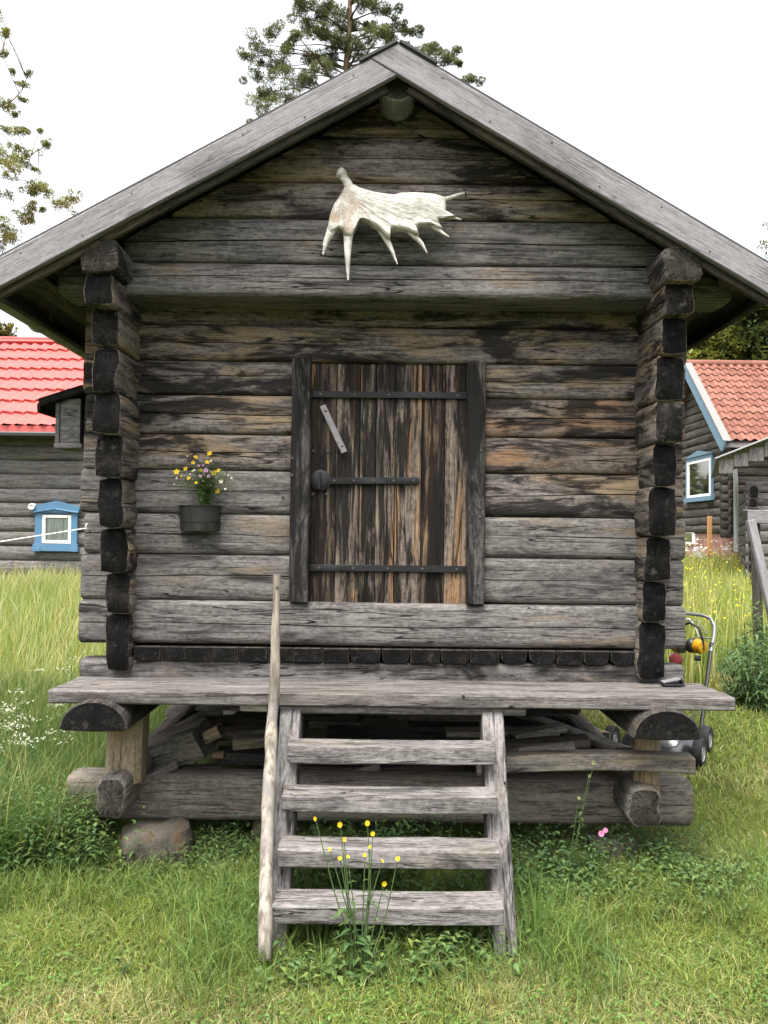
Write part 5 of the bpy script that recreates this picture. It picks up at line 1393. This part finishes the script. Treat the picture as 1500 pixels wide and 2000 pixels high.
# undergrowth around the feet of the storehouse
def weeds(n, xa, xb, ya, yb, keep, hmax, ll, lw, tint, per=7, soft=True):
    p = field(n, xa, xb, ya, yb, lambda x, y: keep(x, y) & (patch(x, y, 6.1, 5.0) > rng.uniform(.2, .6, len(x))), soft); N = len(p)
    H = rng.uniform(.35, 1.0, N) * hmax; ln = rng.normal(0, .18, (N, 2)) * H[:, None]
    gs = []
    for k in range(per):
        u = (k + .6) / per
        q = p.copy(); q[:, :2] += ln * u; q[:, 2] += H * u
        d = rdir(N, .0, .75); s = (1.15 - .6 * u)
        gs.append(leaf_geo(q, d, rng.uniform(.7, 1.3, N) * ll * s, rng.uniform(.7, 1.3, N) * lw * s, tintv(N, tint, .35, .2), .3))
    b = blade_geo(p, H, np.full(N, .003), ln, tintv(N, (.06, .10, .03)))
    gs.append(b); return gs
gs = []
gs += weeds(3200, -3.0, -1.15, 3.42, 4.25, lambda x, y: (y > edge_left(x) - .05) & (x < -1.12) & ((x < -1.38) | (y < 3.80)), .40, .066, .019, (.085, .135, .043), 10)
gs += weeds(800, -3.6, -1.45, 3.9, 5.2, lambda x, y: x < -1.45, .40, .07, .02, (.070, .125, .038), 10)
gs += weeds(1300, -1.25, -.50, 3.55, 4.25, lambda x, y: y > 3.55, .17, .050, .018, (.085, .132, .042), 6)
gs += weeds(1300, -.45, .46, 2.95, 3.9, lambda x, y: y > 2.9, .17, .060, .024, (.09, .138, .042), 7)
gs += weeds(520, -.45, .46, 3.4, 4.0, lambda x, y: y > 2.98, .33, .075, .026, (.05, .09, .032), 8)
gs += weeds(1100, .5, 1.6, 3.5, 4.2, lambda x, y: y > 3.55 + .12 * np.sin(x * 7), .18, .050, .022, (.09, .138, .044), 7)
gs += weeds(420, .55, 1.3, 3.7, 4.1, lambda x, y: y > 3.7, .26, .055, .026, (.07, .12, .045), 7)
gs += weeds(260, 1.0, 1.6, 3.5, 3.85, lambda x, y: y > 3.3, .20, .05, .022, (.095, .145, .045), 7)
gs += weeds(300, -1.2, 1.2, 4.25, 6.5, lambda x, y: y > 4.2, .14, .05, .02, (.045, .08, .03), 5)
V, T, C = join_geo(gs); o = raw_mesh('undergrowth', V, T, C, M_leaf); tag(o, 'leafy green weeds crowding around the sills and stairs', 'weeds', None, 'stuff')
# longer grass at the storehouse and along the stairs
rag = lambda x, y: patch(x, y, 5.3, 7.0) > rng.uniform(.25, .6, len(x))
p = np.concatenate([field(24000, -2.0, 1.8, 3.35, 4.3, rag), field(2600, -.80, -.42, 2.85, 3.7, lambda x, y: y > 2.5, True), field(2000, .46, .85, 2.9, 3.7, lambda x, y: y > 2.5, True), field(3000, -.48, .5, 2.95, 3.7, lambda x, y: y > 2.5, True)])
N = len(p); h = rng.uniform(.4, 1.3, N) * .15; V, T, C = blade_geo(p, h, rng.uniform(.003, .006, N), rng.normal(0, .5, (N, 2)) * h[:, None], tintv(N, (.122, .182, .046), .35, .2))
o = raw_mesh('rough_grass', V, T, C, M_grass); tag(o, 'longer rough grass along the stairs and sills', 'grass', None, 'stuff')
# few straw bents
p = field(260, -2.2, 2.4, 2.3, 4.2, lambda x, y: ~under(x, y)); N = len(p); h = rng.uniform(.06, .16, N)
V, T, C = blade_geo(p, h, np.full(N, .0022), rng.normal(0, 1.0, (N, 2)) * h[:, None], tintv(N, (.42, .38, .22), .2, .05)); o = raw_mesh('dry_straw', V, T, C, M_grass); tag(o, 'loose dry straws lying in the lawn', 'straw', None, 'stuff')

# ------------------------------------------------------------------ single plants
def umbel_plant(x, y, H, label, k):
    z = float(gz(x, y)); root = empty('cow_parsley', (x, y, z), label, 'plant', 'cow parsley in the tall grass')
    gs = [stem_geo([(x, y, z), (x + .02, y, z + H * .5), (x + rng.normal(0, .04), y, z + H)], .004, .002, (.08, .13, .04))]
    fg = []
    for u in range(4):
        top = np.array([x + rng.normal(0, .09), y + rng.normal(0, .07), z + H * rng.uniform(.75, 1.05)])
        gs.append(stem_geo([(x + .01, y, z + H * .55), (np.array([x, y, z + H * .75]) + top) / 2, top], .0025, .0014, (.08, .13, .04)))
        n = 20; q = top + np.stack([rng.normal(0, .026, n), rng.normal(0, .026, n), rng.normal(0, .007, n)], -1)
        d = rdir(n, .1, 1); fg.append(leaf_geo(q, d, np.full(n, .011), np.full(n, .010), tintv(n, (.46, .48, .38), .15, .04), 0))
    n = 90; uu = rng.uniform(.1, .7, n); q = np.stack([x + rng.normal(0, .06, n), y + rng.normal(0, .06, n), z + H * uu], -1)
    gs.append(leaf_geo(q, rdir(n, -.1, .7), rng.uniform(.04, .09, n), rng.uniform(.01, .02, n), tintv(n, (.075, .13, .04), .3)))
    V, T, C = join_geo(gs); raw_mesh('stem', V, T, C, M_leaf, None, root)
    V, T, C = join_geo(fg); raw_mesh('umbels', V, T, C, M_petal, None, root)['kind'] = 'stuff'
for k, (px, py, Y, H) in enumerate(((30, 1355, 5.0, .75), (8, 1390, 4.8, .7), (65, 1370, 5.0, .7), (70, 1400, 4.7, .62), (120, 1385, 4.9, .66), (45, 1430, 4.5, .52), (100, 1420, 4.6, .55), (150, 1375, 5.1, .68), (15, 1450, 4.4, .5), (135, 1300, 5.6, .75))):
    q = P(px, py, Y); umbel_plant(q.x, Y, max(.35, q.z - float(gz(q.x, Y))), 'white flowering cow parsley among tall grass beside the porch', k)

def flower_weed(name, label, base, heads, tint, ctint, r, nleaf, hl, leaf=(.07, .125, .04), ll=.09, group=None):
    root = empty(name, base, label, 'flowering weed', group); b = np.array(base); gs = []
    for (h) in heads:
        h = np.array(h); m = (b + h) / 2 + np.array([rng.normal(0, .015), 0, .03])
        gs.append(stem_geo([b + rng.normal(0, .012, 3) * [1, 1, 0], m, h], .0032, .0015, (.09, .14, .05)))
        V, T, C = flower_geo(h, r * rng.uniform(.75, 1.15), (rng.normal(0, .6), -1, rng.uniform(.2, 1.4)), 10, tint, ctint, rng.uniform(.2, .6)); raw_mesh('flower', V, T, C, M_petal, None, root)
    n = nleaf; u = rng.uniform(0.02, .8, n); hx = np.array(heads)[rng.integers(0, len(heads), n)]
    q = b[None] + (hx - b[None]) * u[:, None]; d = rdir(n, .0, .6); L = ll * (1.2 - u) * rng.uniform(.6, 1.2, n)
    gs.append(leaf_geo(q, d, L, L * .32, tintv(n, leaf, .3, .15), .3))
    V, T, C = join_geo(gs); raw_mesh('stem_and_leaves', V, T, C, M_leaf, None, root); return root
Yf = 2.99
h1 = [P(px, py, Yf + dy) for (px, py, dy) in ((644, 1659, .0), (665, 1611, .03), (679, 1674, -.02), (713, 1671, 0), (723, 1655, .02), (746, 1682, 0), (750, 1726, -.02), (664, 1677, .02), (616, 1599, .05), (728, 1629, .04), (777, 1678, 0), (718, 1608, .03), (672, 1640, 0))]
bs = P(705, 1860, Yf); bs.z = float(gz(bs.x, Yf))
flower_weed('hawkweed', 'yellow flowering weed growing up in front of the stairs', bs, h1, (.60, .42, .015), (.45, .27, .01), .0105, 60, .3)
b2 = P(1160, 1640, 3.8); b2.z = float(gz(b2.x, 3.8))
flower_weed('campion', 'small plant with a pink flower below the ground sill', b2, [P(1174, 1628, 3.72), P(1183, 1622, 3.75)], (.65, .25, .42), (.4, .12, .25), .014, 14, .1)
b3 = P(1110, 1640, 3.75); b3.z = float(gz(b3.x, 3.75))
flower_weed('tall_weed', 'tall thin leafy weed rising in front of the ground sill', b3, [P(1160, 1490, 3.72), P(1150, 1515, 3.72), P(1130, 1560, 3.72)], (.20, .22, .10), (.1, .12, .05), .010, 34, .4, leaf=(.06, .10, .035), ll=.07)
b4 = P(1045, 1790, 3.25); b4.z = float(gz(b4.x, 3.25))
gs = []
for (px, py) in ((1062, 1662), (1010, 1705), (1030, 1690), (1070, 1700), (1040, 1740), (1055, 1745)):
    tip = np.array(P(px, py, 3.22)); bb = np.array(b4) + rng.normal(0, .012, 3); m = (bb + tip) / 2 + np.array([.004, 0, .02])
    sd_ = np.array([.006, .003, 0]); V = np.array([bb - sd_ * .7, bb + sd_ * .7, m - sd_, m + sd_, tip]); gs.append((V, np.array([(0, 1, 3), (0, 3, 2), (2, 3, 4)]), tintv(5, (.13, .21, .05), .1)))
V, T, C = join_geo(gs); o = raw_mesh('grass_tuft', V, T, C, M_grass); tag(o, 'tuft of broad bright grass blades beside the stair foot', 'grass tuft')
# nettle-like shrub at the right edge and stumps of cut grass
def shrub(name, label, px, py, Y, H, wd_, n, tint, ll=.10, lw=.035):
    b = P(px, py, Y); b.z = float(gz(b.x, Y)); root = empty(name, b, label, 'shrub'); gs = []; ls = []
    for k in range(n):
        a = rng.uniform(0, 2 * math.pi); q = rng.uniform(0, 1) ** .5 * wd_; h = H * rng.uniform(.5, 1.05) * (1 - .35 * (q / wd_) ** 2)
        base = np.array([b.x + q * math.cos(a) * .8, b.y + q * math.sin(a) * .8, float(gz(b.x, Y))]); tip = base + np.array([math.cos(a) * q * .4 + rng.normal(0, .05), math.sin(a) * q * .4, h])
        gs.append(stem_geo([base, (base + tip) / 2 + rng.normal(0, .02, 3), tip], .005, .002, (.06, .09, .03)))
        m = 34; u = rng.uniform(.1, 1, m); pos = base + (tip - base) * u[:, None]; d = rdir(m, -.1, .8)
        ls.append(leaf_geo(pos, d, rng.uniform(.6, 1.2, m) * ll, rng.uniform(.6, 1.2, m) * lw, tintv(m, tint, .35, .15), .35))
    V, T, C = join_geo(ls); raw_mesh('foliage', V, T, C, M_leaf, None, root); V, T, C = join_geo(gs); raw_mesh('stems', V, T, C, M_leaf, None, root)
shrub('shrub', 'dark green leafy shrub at the right edge below the trestle', 1490, 1350, 7.0, .66, .32, 60, (.082, .135, .050), .11, .022)
shrub('shrub', 'lower green shrub under the trestle beam by the picture edge', 1530, 1330, 7.4, .9, .4, 60, (.082, .135, .050), .11, .022)
